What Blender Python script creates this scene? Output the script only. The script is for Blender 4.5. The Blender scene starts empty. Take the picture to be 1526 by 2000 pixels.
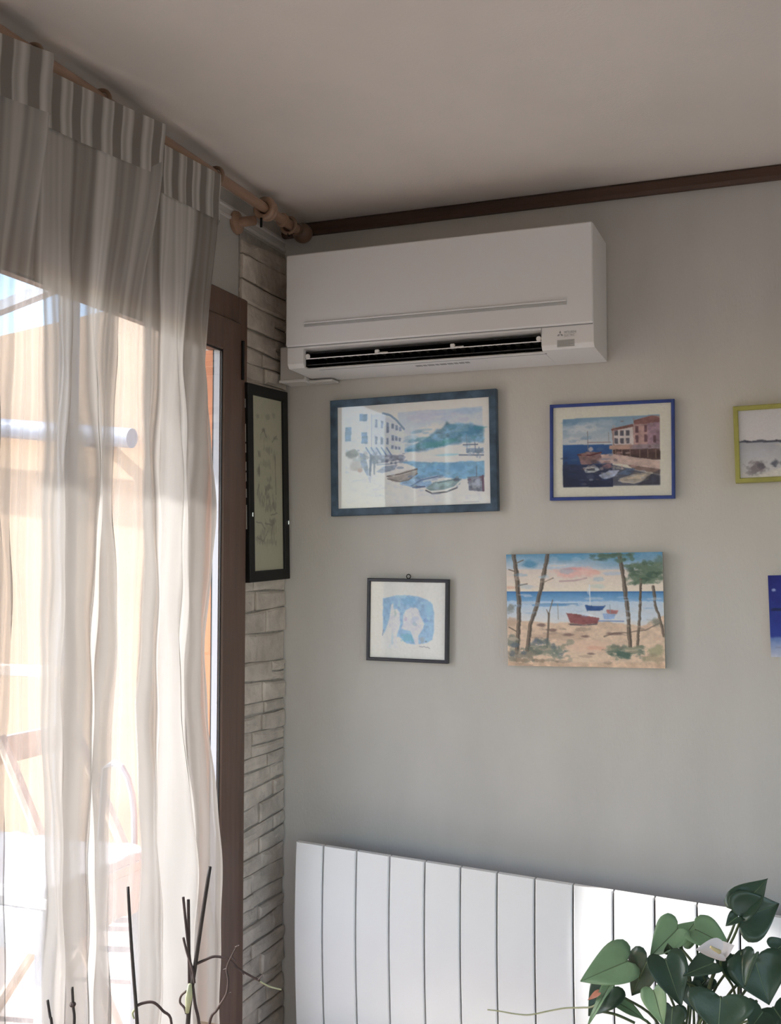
import bpy, math, random
import numpy as np
from mathutils import Vector
random.seed(7); rng = np.random.RandomState(5)
S = bpy.context.scene
COL = S.collection

# ------------------------------------------------------------------ camera
F, YAW, PIT = 2150.0, math.radians(20.9), math.atan(115/2150.0)
CAM = np.array([0.0, 0.0, 1.6])
cd = bpy.data.cameras.new('camera'); cam = bpy.data.objects.new('camera', cd); COL.objects.link(cam)
cam.location = CAM; cam.rotation_euler = (math.pi/2+PIT, 0, YAW)
cd.sensor_fit = 'HORIZONTAL'; cd.sensor_width = 36; cd.lens = 36*F/1526; cd.clip_start = .02
S.camera = cam
# ------------------------------------------------------------------ world, sun, exposure
SUN_DIR = Vector((1.0, .30, -.80)).normalized()          # the way the light travels
w = bpy.data.worlds.new('world'); S.world = w; w.use_nodes = True
nt = w.node_tree; nt.nodes.clear()
sky = nt.nodes.new('ShaderNodeTexSky'); sky.sky_type = 'NISHITA'; sky.sun_disc = False
sky.sun_elevation = math.asin(-SUN_DIR.z); sky.sun_rotation = math.atan2(-SUN_DIR.x, -SUN_DIR.y)
sky.air_density = 1.0; sky.dust_density = 1.1; sky.ozone_density = 1.2
bg = nt.nodes.new('ShaderNodeBackground'); bg.inputs[1].default_value = .345
wo = nt.nodes.new('ShaderNodeOutputWorld')
nt.links.new(sky.outputs[0], bg.inputs[0]); nt.links.new(bg.outputs[0], wo.inputs[0])
sl = bpy.data.lights.new('sun', 'SUN'); sl.energy = 4.3; sl.angle = math.radians(.8); sl.color = (1, .98, .95)
so = bpy.data.objects.new('sun', sl); COL.objects.link(so); so.location = (-6, -4, 7)
so.rotation_euler = SUN_DIR.to_track_quat('-Z', 'Y').to_euler()
vs = S.view_settings
vs.view_transform = 'Standard'; vs.look = 'None'; vs.exposure = 1.06; vs.gamma = 1; vs.use_curve_mapping = False
try:
    S.cycles.transparent_max_bounces = 32; S.cycles.max_bounces = 10; S.cycles.diffuse_bounces = 6
except Exception: pass

# ------------------------------------------------------------------ helpers
_cy, _sy, _cp, _sp = math.cos(YAW), math.sin(YAW), math.cos(PIT), math.sin(PIT)
def ray(px, py):
    a = (px-763)/F; b = (1000-py)/F
    return np.array([-_sy*_cp, _cy*_cp, _sp]) + a*np.array([_cy, _sy, 0]) + b*np.array([_sy*_sp, -_cy*_sp, _cp])
def on_y(px, py, y): d = ray(px, py); return CAM + d*(y/d[1])       # where a sight line meets the plane y
def on_x(px, py, x): d = ray(px, py); return CAM + d*(x/d[0])

OFF = {}
def lin(c):
    c = np.asarray(c, float)
    return np.where(c <= .04045, c/12.92, ((c+.055)/1.055)**2.4)
def rgb(r, g, b): return tuple(lin(np.array([r, g, b])/255.)) + (1,)

class MB:
    def __init__(s): s.v = []; s.f = []
    def add(s, vs_, fs_):
        n = len(s.v); s.v += [tuple(map(float, p)) for p in vs_]; s.f += [tuple(i+n for i in f) for f in fs_]; return s
    def box(s, x0, x1, y0, y1, z0, z1):
        return s.add([(x, y, z) for x in (x0, x1) for y in (y0, y1) for z in (z0, z1)],
            [(0,1,3,2),(4,6,7,5),(0,4,5,1),(2,3,7,6),(0,2,6,4),(1,5,7,3)])
    def bbox(s, x0, x1, y0, y1, z0, z1, b=.003):
        """box with chamfered edges"""
        X=(x0,x1);Y=(y0,y1);Z=(z0,z1); vs_=[];idx={}
        for i in (0,1):
            for j in (0,1):
                for k in (0,1):
                    sx,sy,sz = (1,-1)[i],(1,-1)[j],(1,-1)[k]
                    for a in range(3):
                        p=[X[i]+sx*b, Y[j]+sy*b, Z[k]+sz*b]; p[a]=(X[i],Y[j],Z[k])[a]
                        idx[i,j,k,a]=len(vs_); vs_.append(p)
        fs=[]
        q=[(0,0),(1,0),(1,1),(0,1)]
        for i in (0,1):
            fs.append([idx[i,a,c,0] for a,c in q]); fs.append([idx[a,i,c,1] for a,c in q]); fs.append([idx[a,c,i,2] for a,c in q])
        for j in (0,1):
            for k in (0,1):
                fs.append([idx[0,j,k,1],idx[1,j,k,1],idx[1,j,k,2],idx[0,j,k,2]])
                fs.append([idx[j,0,k,0],idx[j,1,k,0],idx[j,1,k,2],idx[j,0,k,2]])
                fs.append([idx[j,k,0,0],idx[j,k,1,0],idx[j,k,1,1],idx[j,k,0,1]])
        for i in (0,1):
            for j in (0,1):
                for k in (0,1): fs.append([idx[i,j,k,0],idx[i,j,k,1],idx[i,j,k,2]])
        return s.add(vs_, fs)
    def prism(s, prof, a0, a1, axis='x'):
        """prof: list of 2-D points; extruded along the axis"""
        n=len(prof)
        def P(p,a): return {'x':(a,p[0],p[1]),'y':(p[0],a,p[1]),'z':(p[0],p[1],a)}[axis]
        return s.add([P(p,a0) for p in prof]+[P(p,a1) for p in prof],
            [tuple(range(n))[::-1], tuple(range(n,2*n))]+[(i,(i+1)%n,n+(i+1)%n,n+i) for i in range(n)])
    def tube(s, pts, r, n=8, cap=True):
        pts=[Vector(p) for p in pts]; m=len(pts)
        rs=r if hasattr(r,'__len__') else [r]*m
        t=[(pts[min(i+1,m-1)]-pts[max(i-1,0)]).normalized() for i in range(m)]
        u=t[0].orthogonal().normalized(); vs_=[]
        for i in range(m):
            u=(u-t[i]*u.dot(t[i])).normalized(); v=t[i].cross(u)
            vs_+=[pts[i]+(u*math.cos(2*math.pi*k/n)+v*math.sin(2*math.pi*k/n))*rs[i] for k in range(n)]
        fs=[(i*n+k,i*n+(k+1)%n,(i+1)*n+(k+1)%n,(i+1)*n+k) for i in range(m-1) for k in range(n)]
        if cap: fs+= [tuple(range(n))[::-1], tuple(range((m-1)*n,m*n))]
        return s.add(vs_,fs)
    def lathe(s, prof, c, axis='z', n=24):
        """prof: (radius, height) pairs"""
        vs_=[];m=len(prof)
        for r,h in prof:
            for k in range(n):
                a=2*math.pi*k/n; p=(r*math.cos(a),r*math.sin(a),h)
                if axis=='y': p=(p[0],h,p[1])
                if axis=='x': p=(h,p[0],p[1])
                vs_.append((p[0]+c[0],p[1]+c[1],p[2]+c[2]))
        fs=[(i*n+k,i*n+(k+1)%n,(i+1)*n+(k+1)%n,(i+1)*n+k) for i in range(m-1) for k in range(n)]
        fs+=[tuple(range(n))[::-1],tuple(range((m-1)*n,m*n))]
        return s.add(vs_,fs)
    def torus(s, c, R, r, axis='y', n=20, m=8):
        vs_=[]
        for i in range(n):
            a=2*math.pi*i/n
            for j in range(m):
                b=2*math.pi*j/m; q=R+r*math.cos(b); p=(q*math.cos(a),q*math.sin(a),r*math.sin(b))
                if axis=='y': p=(p[0],p[2],p[1])
                if axis=='x': p=(p[2],p[0],p[1])
                vs_.append((p[0]+c[0],p[1]+c[1],p[2]+c[2]))
        return s.add(vs_,[(i*m+j,((i+1)%n)*m+j,((i+1)%n)*m+(j+1)%m,i*m+(j+1)%m) for i in range(n) for j in range(m)])
    def mesh(s, name, off=(0,0,0), smooth=False):
        me=bpy.data.meshes.new(name)
        o=np.array(off)
        me.from_pydata([tuple(np.array(p)-o) for p in s.v],[],s.f); me.validate(); 
        import bmesh
        bm=bmesh.new(); bm.from_mesh(me); bmesh.ops.recalc_face_normals(bm,faces=bm.faces); bm.to_mesh(me); bm.free()
        if smooth:
            me.polygons.foreach_set('use_smooth',[True]*len(me.polygons))
        return me

def link(name, me, m, parent=None, loc=None):
    o=bpy.data.objects.new(name, me); COL.objects.link(o)
    if m is not None and me is not None and not me.materials: me.materials.append(m)
    if parent is not None: o.parent=parent; OFF[o.name]=OFF[parent.name]
    else: OFF[o.name]=np.zeros(3)
    return o
def part(name, mb, m, parent=None, smooth=False):
    off = OFF[parent.name] if parent is not None else (0,0,0)
    return link(name, mb.mesh(name, off, smooth), m, parent)
def thing(name, loc, label, cat, group=None):
    o=bpy.data.objects.new(name,None); COL.objects.link(o); o.location=loc; o.empty_display_size=.05
    OFF[o.name]=np.array(loc,float); return tag(o,label,cat,group)
def tag(o,label=None,cat=None,group=None,kind=None):
    if label: o['label']=label
    if cat: o['category']=cat
    if group: o['group']=group
    if kind: o['kind']=kind
    return o
def struct(name, mb, m, label=None):
    o=part(name,mb,m); o['kind']='structure'
    if label: o['label']=label
    return o
def auto_smooth(o, ang=35):
    me=o.data; me.polygons.foreach_set('use_smooth',[True]*len(me.polygons))
    try: me.set_sharp_from_angle(angle=math.radians(ang))
    except Exception: pass
    return o

# ------------------------------------------------------------------ materials
def mat(name, col, rough=.6, var=0., scale=8, bump=0., bscale=60, metal=0., spec=.5, rand=0., stretch=(1,1,1), trans=0., coat=0.):
    m=bpy.data.materials.new(name); m.use_nodes=True; t=m.node_tree; N=t.nodes; b=N['Principled BSDF']
    b.inputs['Roughness'].default_value=rough; b.inputs['Metallic'].default_value=metal; b.inputs['Specular IOR Level'].default_value=spec
    b.inputs['Coat Weight'].default_value=coat
    col=tuple(col[:3])+(1,); b.inputs['Base Color'].default_value=col
    src=None
    if var or bump:
        tc=N.new('ShaderNodeTexCoord'); mp=N.new('ShaderNodeMapping'); mp.inputs['Scale'].default_value=stretch
        t.links.new(tc.outputs['Object'],mp.inputs['Vector'])
    if var:
        n=N.new('ShaderNodeTexNoise'); n.inputs['Scale'].default_value=scale; n.inputs['Detail'].default_value=6
        t.links.new(mp.outputs[0],n.inputs['Vector'])
        r=N.new('ShaderNodeValToRGB'); r.color_ramp.elements[0].position=.3; r.color_ramp.elements[1].position=.7
        r.color_ramp.elements[0].color=tuple(c*(1-var) for c in col[:3])+(1,); r.color_ramp.elements[1].color=tuple(min(1,c*(1+var)) for c in col[:3])+(1,)
        t.links.new(n.outputs['Fac'],r.inputs[0]); src=r.outputs[0]
    if rand:
        oi=N.new('ShaderNodeObjectInfo'); hs=N.new('ShaderNodeHueSaturation')
        mr=N.new('ShaderNodeMapRange'); mr.inputs['To Min'].default_value=1-rand; mr.inputs['To Max'].default_value=1+rand
        t.links.new(oi.outputs['Random'],mr.inputs['Value']); t.links.new(mr.outputs[0],hs.inputs['Value'])
        if src: t.links.new(src,hs.inputs['Color'])
        else: hs.inputs['Color'].default_value=col
        src=hs.outputs[0]
    if src: t.links.new(src,b.inputs['Base Color'])
    if bump:
        n2=N.new('ShaderNodeTexNoise'); n2.inputs['Scale'].default_value=bscale; n2.inputs['Detail'].default_value=5
        t.links.new(mp.outputs[0],n2.inputs['Vector'])
        bp=N.new('ShaderNodeBump'); bp.inputs['Strength'].default_value=bump; bp.inputs['Distance'].default_value=.01
        t.links.new(n2.outputs['Fac'],bp.inputs['Height']); t.links.new(bp.outputs[0],b.inputs['Normal'])
    if trans:
        tr=N.new('ShaderNodeBsdfTranslucent'); mx=N.new('ShaderNodeMixShader'); mx.inputs[0].default_value=trans
        if src: t.links.new(src,tr.inputs[0])
        else: tr.inputs[0].default_value=col
        t.links.new(b.outputs[0],mx.inputs[1]); t.links.new(tr.outputs[0],mx.inputs[2]); t.links.new(mx.outputs[0],N['Material Output'].inputs[0])
    return m
def glass_mat(name, refl=1.0, tint=(1,1,1)):
    m=bpy.data.materials.new(name); m.use_nodes=True; t=m.node_tree; N=t.nodes; N.remove(N['Principled BSDF'])
    tr=N.new('ShaderNodeBsdfTransparent'); tr.inputs[0].default_value=tint+(1,)
    gl=N.new('ShaderNodeBsdfGlossy'); gl.inputs['Roughness'].default_value=.03
    ge=N.new('ShaderNodeNewGeometry'); dt=N.new('ShaderNodeVectorMath'); dt.operation='DOT_PRODUCT'
    t.links.new(ge.outputs['Incoming'],dt.inputs[0]); t.links.new(ge.outputs['Normal'],dt.inputs[1])
    def mth(op,a,b=None):
        q=N.new('ShaderNodeMath'); q.operation=op
        for i,v in enumerate((a,b)):
            if v is None: continue
            if hasattr(v,'links'): t.links.new(v,q.inputs[i])
            else: q.inputs[i].default_value=v
        return q.outputs[0]
    sch=mth('POWER',mth('SUBTRACT',1.0,mth('ABSOLUTE',dt.outputs['Value'])),5.0)      # Schlick's law, the same from both sides of the pane
    fres=mth('ADD',mth('MULTIPLY',sch,.96),.04)
    mu=N.new('ShaderNodeMath'); mu.operation='MULTIPLY'; mu.inputs[1].default_value=refl
    mx=N.new('ShaderNodeMixShader'); t.links.new(fres,mu.inputs[0]); t.links.new(mu.outputs[0],mx.inputs[0])
    t.links.new(tr.outputs[0],mx.inputs[1]); t.links.new(gl.outputs[0],mx.inputs[2]); t.links.new(mx.outputs[0],N['Material Output'].inputs[0])
    return m
def attr_mat(name, rough=.7, spec=.3):
    m=bpy.data.materials.new(name); m.use_nodes=True; t=m.node_tree; N=t.nodes; b=N['Principled BSDF']
    a=N.new('ShaderNodeAttribute'); a.attribute_name='paint'; b.inputs['Roughness'].default_value=rough; b.inputs['Specular IOR Level'].default_value=spec
    t.links.new(a.outputs['Color'],b.inputs['Base Color']); return m

M={}
M['wall']=mat('wall_paper',(.575,.548,.515),.75,.06,5,.12,180,stretch=(1,1,.35),spec=.25)
M['wall_pale']=mat('pale_wall_paint',(.74,.72,.69),.8,.04,5,.08,120)
M['wall_plain']=mat('wall_plaster',(.46,.44,.41),.8,.05,6,.1,120)
M['ceiling']=mat('ceiling_paint',(.76,.695,.635),.85,.03,4,.08,150,spec=.2)
M['floor']=mat('floor_tile',(.52,.49,.455),.4,.12,5)
M['stone']=mat('faux_stone',(.53,.47,.41),.85,.16,22,.45,55,rand=.08,spec=.2)
M['mortar']=mat('mortar',(.34,.31,.275),.95,.2,40)
M['brown']=mat('brown_door_wood',(.125,.072,.052),.42,.2,6,.08,40,stretch=(6,6,.4))
M['brown2']=mat('dark_trim_wood',(.085,.042,.026),.5,.25,6,.1,40,stretch=(.4,6,6))
M['pole']=mat('pale_pole_wood',(.36,.22,.15),.4,.18,9,stretch=(6,.6,6),coat=.2)
M['poledark']=mat('pole_end_wood',(.20,.12,.08),.4,.2,12)
M['ringw']=mat('ring_wood',(.26,.165,.11),.4,.2,20)
M['acw']=mat('ac_plastic',(.80,.775,.765),.36,spec=.4)
M['acdark']=mat('ac_dark',(.012,.012,.014),.5)
M['acfin']=mat('ac_fin',(.014,.014,.016),.45)
M['acgrey']=mat('ac_grey_print',(.33,.32,.32),.5)
M['aclabel']=mat('ac_label',(.46,.455,.44),.5)
M['trunk']=mat('trunking_plastic',(.66,.63,.60),.4)
M['glass']=glass_mat('pane_glass',.9); M['pglass']=glass_mat('picture_glass',.8)
M['benchw']=mat('bench_white_paint',(.82,.81,.81),.33,.02,5,spec=.5)
M['benchd']=mat('bench_joint',(.09,.085,.08),.8)
M['paint']=attr_mat('painted_print'); M['canvas']=attr_mat('painted_canvas',.8,.2)
M['blue']=mat('blue_stained_frame',(.048,.085,.135),.45,.5,30)
M['cobalt']=mat('cobalt_frame',(.030,.058,.25),.4,.2,25)
M['lime']=mat('lime_frame',(.36,.34,.085),.45,.12,20)
M['navy']=mat('charcoal_frame',(.032,.032,.045),.4,.2,30)
M['black']=mat('black_lacquer',(.008,.0075,.0075),.5,.1,30,spec=.25)
M['terra']=mat('terracotta_wood',(.50,.20,.10),.6,.15,8)
M['daylit_strip']=mat('daylit_alloy',(.34,.35,.39),.4)
M['shell']=mat('pale_inlay',(.42,.40,.37),.4)
M['silver']=mat('silver_clip',(.75,.75,.75),.25,metal=1)
M['rawcanvas']=mat('canvas_edge',(.40,.37,.32),.8,.1,60)
M['white_edge']=mat('white_edge',(.75,.74,.74),.4)

# ------------------------------------------------------------------ room dimensions
D=2.90; XL=-1.445; CEIL=2.62; XR=2.7; YR=-2.3
DY1=2.640; DY0=.45; DTOP=2.338                        # glazed door opening in the left wall
struct('floor',MB().box(XL-.3,XR+.15,YR-.15,D+.15,-.12,0),M['floor'])
struct('ceiling',MB().box(XL-.3,XR+.15,YR-.15,D+.15,CEIL,CEIL+.15),M['ceiling'])
struct('wall_back',MB().box(XL-.3,XR+.15,D,D+.15,0,CEIL),M['wall'])
wl=struct('wall_left',MB().box(XL-.25,XL,DY1,D,0,CEIL).box(XL-.25,XL,YR,DY0,0,CEIL).box(XL-.25,XL,DY0,DY1,DTOP,CEIL),M['wall_plain'])
struct('wall_right',MB().box(XR,XR+.15,YR-.15,-1.6,0,CEIL).box(XR,XR+.15,1.9,D,0,CEIL).box(XR,XR+.15,-1.6,1.9,0,.85).box(XR,XR+.15,-1.6,1.9,2.3,CEIL),M['wall_pale'])
wf=MB().box(XR+.03,XR+.09,-1.6,1.9,.85,.92).box(XR+.03,XR+.09,-1.6,1.9,2.23,2.3)
for ya_ in (-1.6,-.45,.68,1.83): wf.box(XR+.03,XR+.09,ya_,ya_+.07,.92,2.23)
w3=struct('added_window_3',wf,M['brown'])  # added in the unseen right wall to supply fill light
for ya_ in (-1.53,-.38,.75): part('pane',MB().box(XR+.058,XR+.062,ya_,ya_+1.08,.92,2.23),M['glass'],w3)
struct('wall_rear',MB().box(XL-.3,-.9,YR-.15,YR,0,CEIL).box(2.5,XR,YR-.15,YR,0,CEIL).box(-.9,2.5,YR-.15,YR,2.25,CEIL),M['wall_pale'])
wf=MB().box(-.9,2.5,YR-.09,YR-.03,0,.07).box(-.9,2.5,YR-.09,YR-.03,2.18,2.25)
for xa in (-.9,.2,1.33,2.43): wf.box(xa,xa+.07,YR-.09,YR-.03,.07,2.18)
w2=struct('added_window_2',wf,M['brown'])  # rear glazing added behind the camera for soft fill light
for xa in (-.83,.27,1.40): part('pane',MB().box(xa,xa+1.03,YR-.062,YR-.058,.07,2.18),M['glass'],w2)
# dark ceiling moulding on the back wall
t1=struct('trim_1',MB().prism([(D,CEIL-.036),(D-.014,CEIL-.036),(D-.02,CEIL-.028),(D-.02,CEIL-.006),(D-.014,CEIL),(D,CEIL)],XL,XR),M['brown2'])
t2=struct('trim_2',MB().prism([(XL,CEIL-.075),(XL+.006,CEIL-.075),(XL+.006,CEIL-.068),(XL+.002,CEIL-.064),(XL+.002,CEIL-.050),(XL+.006,CEIL-.046),(XL+.006,CEIL-.040),(XL,CEIL-.040)],DY0,D,'y'),M['trunk'])

# ------------------------------------------------------------------ stone cladding between door and corner
part('mortar',MB().box(XL,XL+.004,DY1-.02,D-.001,0,CEIL-.085),M['mortar'],wl)
def stone(y0,y1,zs,d):
    """zs: four corner heights (left bottom, right bottom, right top, left top)"""
    j=lambda a:random.uniform(-a,a)
    zb0,zb1,zt1,zt0=zs
    ring=[(y0,zb0),((y0+y1)/2+j(.01),(zb0+zb1)/2+j(.004)),(y1,zb1),(y1+j(.003),(zb1+zt1)/2),(y1,zt1),((y0+y1)/2+j(.012),(zt0+zt1)/2+j(.004)),(y0,zt0),(y0+j(.003),(zb0+zt0)/2)]
    cy=sum(p[0] for p in ring)/8; cz=sum(p[1] for p in ring)/8
    g=.0022; vs_=[];n=8
    for k,(dd,ins) in enumerate(((.002,g),(d*.72,g),(d,g+.006))):
        for (y,z) in ring:
            dy=-1 if y>cy else 1; dz=-1 if z>cz else 1
            vs_.append((XL+dd+(j(.0025) if k==2 else 0), y+dy*min(ins,abs(y-cy)*.8), z+dz*min(ins,abs(z-cz)*.8)))
    vs_.append((XL+d+.001+j(.003),cy,cz))
    fs=[(k*n+i,k*n+(i+1)%n,(k+1)*n+(i+1)%n,(k+1)*n+i) for k in range(2) for i in range(n)]+[(2*n+i,2*n+(i+1)%n,3*n) for i in range(n)]
    part('stone',MB().add(vs_,fs),M['stone'],wl)
z=.0; row=0; ya,yb=DY1-.02,D-.003
sl_prev=0.; zl=0.; zr=0.
while zl<CEIL-.09 or zr<CEIL-.09:
    h=random.uniform(.036,.078)
    dl=h*random.uniform(.8,1.2); dr=h*random.uniform(.8,1.2)
    if zr-zl>.02: dl=max(dl,dr+.012)
    if zr-zl<-.008: dr=max(dr,dl+.012)
    top=CEIL-.086
    nl,nr=min(zl+dl,top),min(zr+dr,top)
    cut=random.choice([.35,.5,.62,.75,1.0]) if row%2 else random.choice([.3,.45,.55,.7])
    ym=ya+(yb-ya)*cut
    lb=zl+(zr-zl)*cut; lt=nl+(nr-nl)*cut
    if min(nl-zl,nr-zr)>.012:
        if cut<1:
            stone(ya,ym,(zl,lb,lt,nl),random.uniform(.007,.016))
            if lt-lb>.05 and random.random()<.45:
                q=random.uniform(.4,.6)
                stone(ym,yb,(lb,zr,zr+(nr-zr)*q,lb+(lt-lb)*q),random.uniform(.007,.015))
                stone(ym,yb,(lb+(lt-lb)*q,zr+(nr-zr)*q,nr,lt),random.uniform(.007,.016))
            else: stone(ym,yb,(lb,zr,nr,lt),random.uniform(.007,.016))
        else: stone(ya,yb,(zl,zr,nr,nl),random.uniform(.007,.015))
    if zl>=top-.001 and zr>=top-.001: break
    zl,zr=nl,nr; row+=1

# ------------------------------------------------------------------ glazed door (setting)
xo,xi=XL-.018,XL+.020
fr=MB().bbox(xo,xi,DY1-.045,DY1,0,DTOP,.004).bbox(xo,xi,DY0,DY0+.045,0,DTOP,.004).bbox(xo,xi,DY0+.045,DY1-.045,DTOP-.075,DTOP,.004)
d1=struct('door_1',fr,M['brown'],'brown wooden glazed terrace door beside the stone cladding')
part('reveal',MB().box(XL-.082,XL-.0185,DY1-.006,DY1-.0005,0,DTOP),M['white_edge'],d1)
def leaf(y0,y1):
    z1=DTOP-.075; xs0,xs1=XL-.016,XL+.030; st=.098; rl=.088
    q=part('door_leaf',MB().bbox(xs0,xs1,y1-st,y1,.02,z1,.004).bbox(xs0,xs1,y0,y0+st,.02,z1,.004)
        .bbox(xs0,xs1,y0+st,y1-st,z1-rl,z1,.004).bbox(xs0,xs1,y0+st,y1-st,.02,.14,.004),M['brown'],d1)
    gy0,gy1,gz0,gz1=y0+st,y1-st,.14,z1-rl
    part('pane',MB().box(XL+.018,XL+.022,gy0,gy1,gz0,gz1),M['glass'],q)
    def ring(x0,x1,e,full=True):
        m_=MB()
        for a,b,c,d in ((gy1-e,gy1,gz0,gz1),(gy0,gy0+e,gz0,gz1)) if not full else ((gy1-e,gy1,gz0,gz1),(gy0,gy0+e,gz0,gz1),(gy0,gy1,gz1-e,gz1),(gy0,gy1,gz0,gz0+e)): m_.box(x0,x1,a,b,c,d)
        return m_
    part('gasket',ring(XL+.0222,XL+.0255,.005),M['acdark'],q)
    part('daylit_strip',ring(XL+.001,XL+.0178,.003,False),M['daylit_strip'],q)  # daylight on the stile's outer side, put into a pale strip
    part('outer_gasket',ring(XL-.0025,XL+.0008,.0032,False),M['acdark'],q)
    part('sunlit_bead',ring(XL-.030,XL-.0027,.003,False),M['terra'],q)  # sunlight on the brown sash wood, given as an orange colour
    return q
l1=leaf(1.52,DY1-.047); l2=leaf(DY0+.047,1.515)
part('hinge',MB().tube([(XL+.034,DY1-.052,2.11),(XL+.034,DY1-.052,2.215)],.004,10),M['black'],l1)

# ------------------------------------------------------------------ outside the door
M['peach']=mat('peach_render',(.64,.47,.33),.9,.05,3)
M['terr']=mat('terrace_tile',(.52,.46,.41),.8,.06,4)
M['owhite']=mat('outdoor_white',(.55,.55,.56),.5)
M['opipe']=mat('grey_tube',(.44,.46,.52),.4)
M['tan']=mat('tan_wood',(.74,.60,.48),.6,.15,8)
g=tag(part('terrace_floor',MB().box(-9,XL-.25,-6,9,-.15,-.02),M['terr']),'pale sunlit terrace floor outside the glazed door','terrace'); g['kind']='structure'
pa,pb=on_y(0,690,5.0),on_y(270,628,5.0)
sl_=(pb[2]-pa[2])/(pb[0]-pa[0])
zt=lambda x: pa[2]+sl_*(x-pa[0])
hw=thing('neighbour_house',(-4.4,5.1,-.02),'peach rendered house wall seen through the curtain','house')
part('gable_wall',MB().prism([(-7.6,-.02),(-1.8,-.02),(-1.8,zt(-1.8)),(-7.6,zt(-7.6))],5.0,5.3,'y'),M['peach'],hw)
rb=.10
part('roof_edge',MB().prism([(-7.7,zt(-7.7)),(-1.7,zt(-1.7)),(-1.7,zt(-1.7)+rb),(-7.7,zt(-7.7)+rb)],5.0,5.32,'y'),M['peach'],hw)
# pergola beam
ba,bb=on_y(0,606,4.2),on_y(66,580,4.2)
s2=(bb[2]-ba[2])/(bb[0]-ba[0]); zb=lambda x: ba[2]+s2*(x-ba[0])
pg=thing('pergola',(-5.2,4.2,-.02),'white pergola beam crossing the sky outside the door','pergola')
part('beam',MB().prism([(-6.4,zb(-6.4)),(-3.25,zb(-3.25)),(-3.25,zb(-3.25)+.05),(-6.4,zb(-6.4)+.05)],4.2,4.26,'y'),M['owhite'],pg)
part('post',MB().bbox(-6.3,-6.2,4.18,4.28,-.02,zb(-6.25)),M['owhite'],pg)
part('post',MB().bbox(-3.34,-3.27,4.3,4.37,-.02,zb(-3.3)+.03),M['owhite'],pg)
# rolled awning tube on the house wall
ta,tb=on_y(-300,812,4.85),on_y(258,856,4.85)
aw=thing('awning_tube',((ta[0]+tb[0])/2,4.85,tb[2]),'grey rolled awning tube on the peach house wall','awning')
tm=part('tube',MB().tube([ta,tb],.052,16),M['opipe'],aw); auto_smooth(tm)
part('bracket',MB().box(tb[0]-.3,tb[0]-.26,4.85,4.999,tb[2]-.03,tb[2]+.03),M['opipe'],aw)
part('bracket',MB().box(ta[0]+.2,ta[0]+.24,4.85,4.999,ta[2]-.03,ta[2]+.03),M['opipe'],aw)
# added slab, out of view, that keeps the sun off the upper curtain
tag(part('added_shade_canopy',MB().box(-2.47,XL-.25,-.4,3.5,2.66,2.76),M['owhite']),'unseen canopy slab added outside to shade the upper curtain','canopy')
# shutter folded beside the reveal
sh=thing('shutter',(-1.77,3.02,-.02),'terracotta wooden shutter folded back outside the door','shutter')
part('stile',MB().bbox(-1.80,-1.76,2.965,3.015,-.02,2.30),M['terra'],sh)
part('panel',MB().box(-1.79,-1.77,3.015,3.45,.02,2.28),M['terra'],sh)
# terrace railing, table, folding chair, hose
ra,rb_=on_y(-200,1298,4.0),on_y(96,1298,4.0)
rl=thing('terrace_rail',((ra[0]+rb_[0])/2,4.0,-.02),'pinkish wooden rail behind the curtain','rail')
part('rail',MB().bbox(ra[0],rb_[0]+.12,3.98,4.03,ra[2]-.03,ra[2]+.02),M['tan'],rl)
part('post',MB().bbox(rb_[0]+.06,rb_[0]+.12,3.98,4.04,-.02,ra[2]-.03),M['tan'],rl)
part('post',MB().bbox(ra[0],ra[0]+.06,3.98,4.04,-.02,ra[2]-.03),M['tan'],rl)
c0,c1=on_y(0,1440,3.3),on_y(115,1640,3.3)
fc=thing('folding_chair',((c0[0]+c1[0])/2,3.3,-.02),'tan wooden folding chair standing on the terrace','chair')
for dy in (0,.42):
    part('leg',MB().tube([(c0[0],3.3+dy,c0[2]),(c1[0]+.28,3.3+dy,-.02)],.022,8),M['tan'],fc)
    part('leg',MB().tube([(c1[0]+.05,3.3+dy,.46),(c0[0]-.02,3.3+dy,-.02)],.022,8),M['tan'],fc)
for k in range(4): part('slat',MB().bbox(c0[0]+.02+k*.09,c0[0]+.09+k*.09,3.28,3.74,.44,.46),M['tan'],fc)
part('back_slat',MB().bbox(c0[0]-.02,c0[0]+.01,3.28,3.74,c0[2]-.1,c0[2]),M['tan'],fc)
tp=on_y(60,1700,2.75)
tbx=tp[0]
ot=thing('terrace_table',(tbx,2.75,-.02),'white cloth covered terrace table behind the curtain','table')
part('table_top',MB().bbox(tbx-.5,tbx+.22,2.55,3.1,tp[2]-.04,tp[2]-.01),M['owhite'],ot)
cl=MB(); nx,ny=24,18
vs_=[];
for i in range(nx+1):
    for j in range(ny+1):
        x=tbx-.52+.76*i/nx; y=2.53+.59*j/ny
        edge=min(i,nx-i,j,ny-j)
        vs_.append((x,y,tp[2]+.004+.012*abs(math.sin(i*.9+j*.5)*math.cos(j*.8-i*.2))-(.16 if edge==0 else .06 if edge==1 and False else 0)))
cl.add(vs_,[(i*(ny+1)+j,(i+1)*(ny+1)+j,(i+1)*(ny+1)+j+1,i*(ny+1)+j+1) for i in range(nx) for j in range(ny)])
part('cloth_cover',cl,M['owhite'],ot,True)
for dx in (-.46,.18):
    for y in (2.59,3.06): part('leg',MB().bbox(tbx+dx-.02,tbx+dx+.02,y-.02,y+.02,-.02,tp[2]-.04),M['opipe'],ot)
hp=[on_y(p[0],p[1],3.2) for p in ((205,1500),(222,1490),(238,1498),(250,1520),(258,1550),(262,1590))]
hs=thing('garden_hose',(hp[-1][0],3.2,-.02),'grey garden hose arching outside the door','hose')
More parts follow.
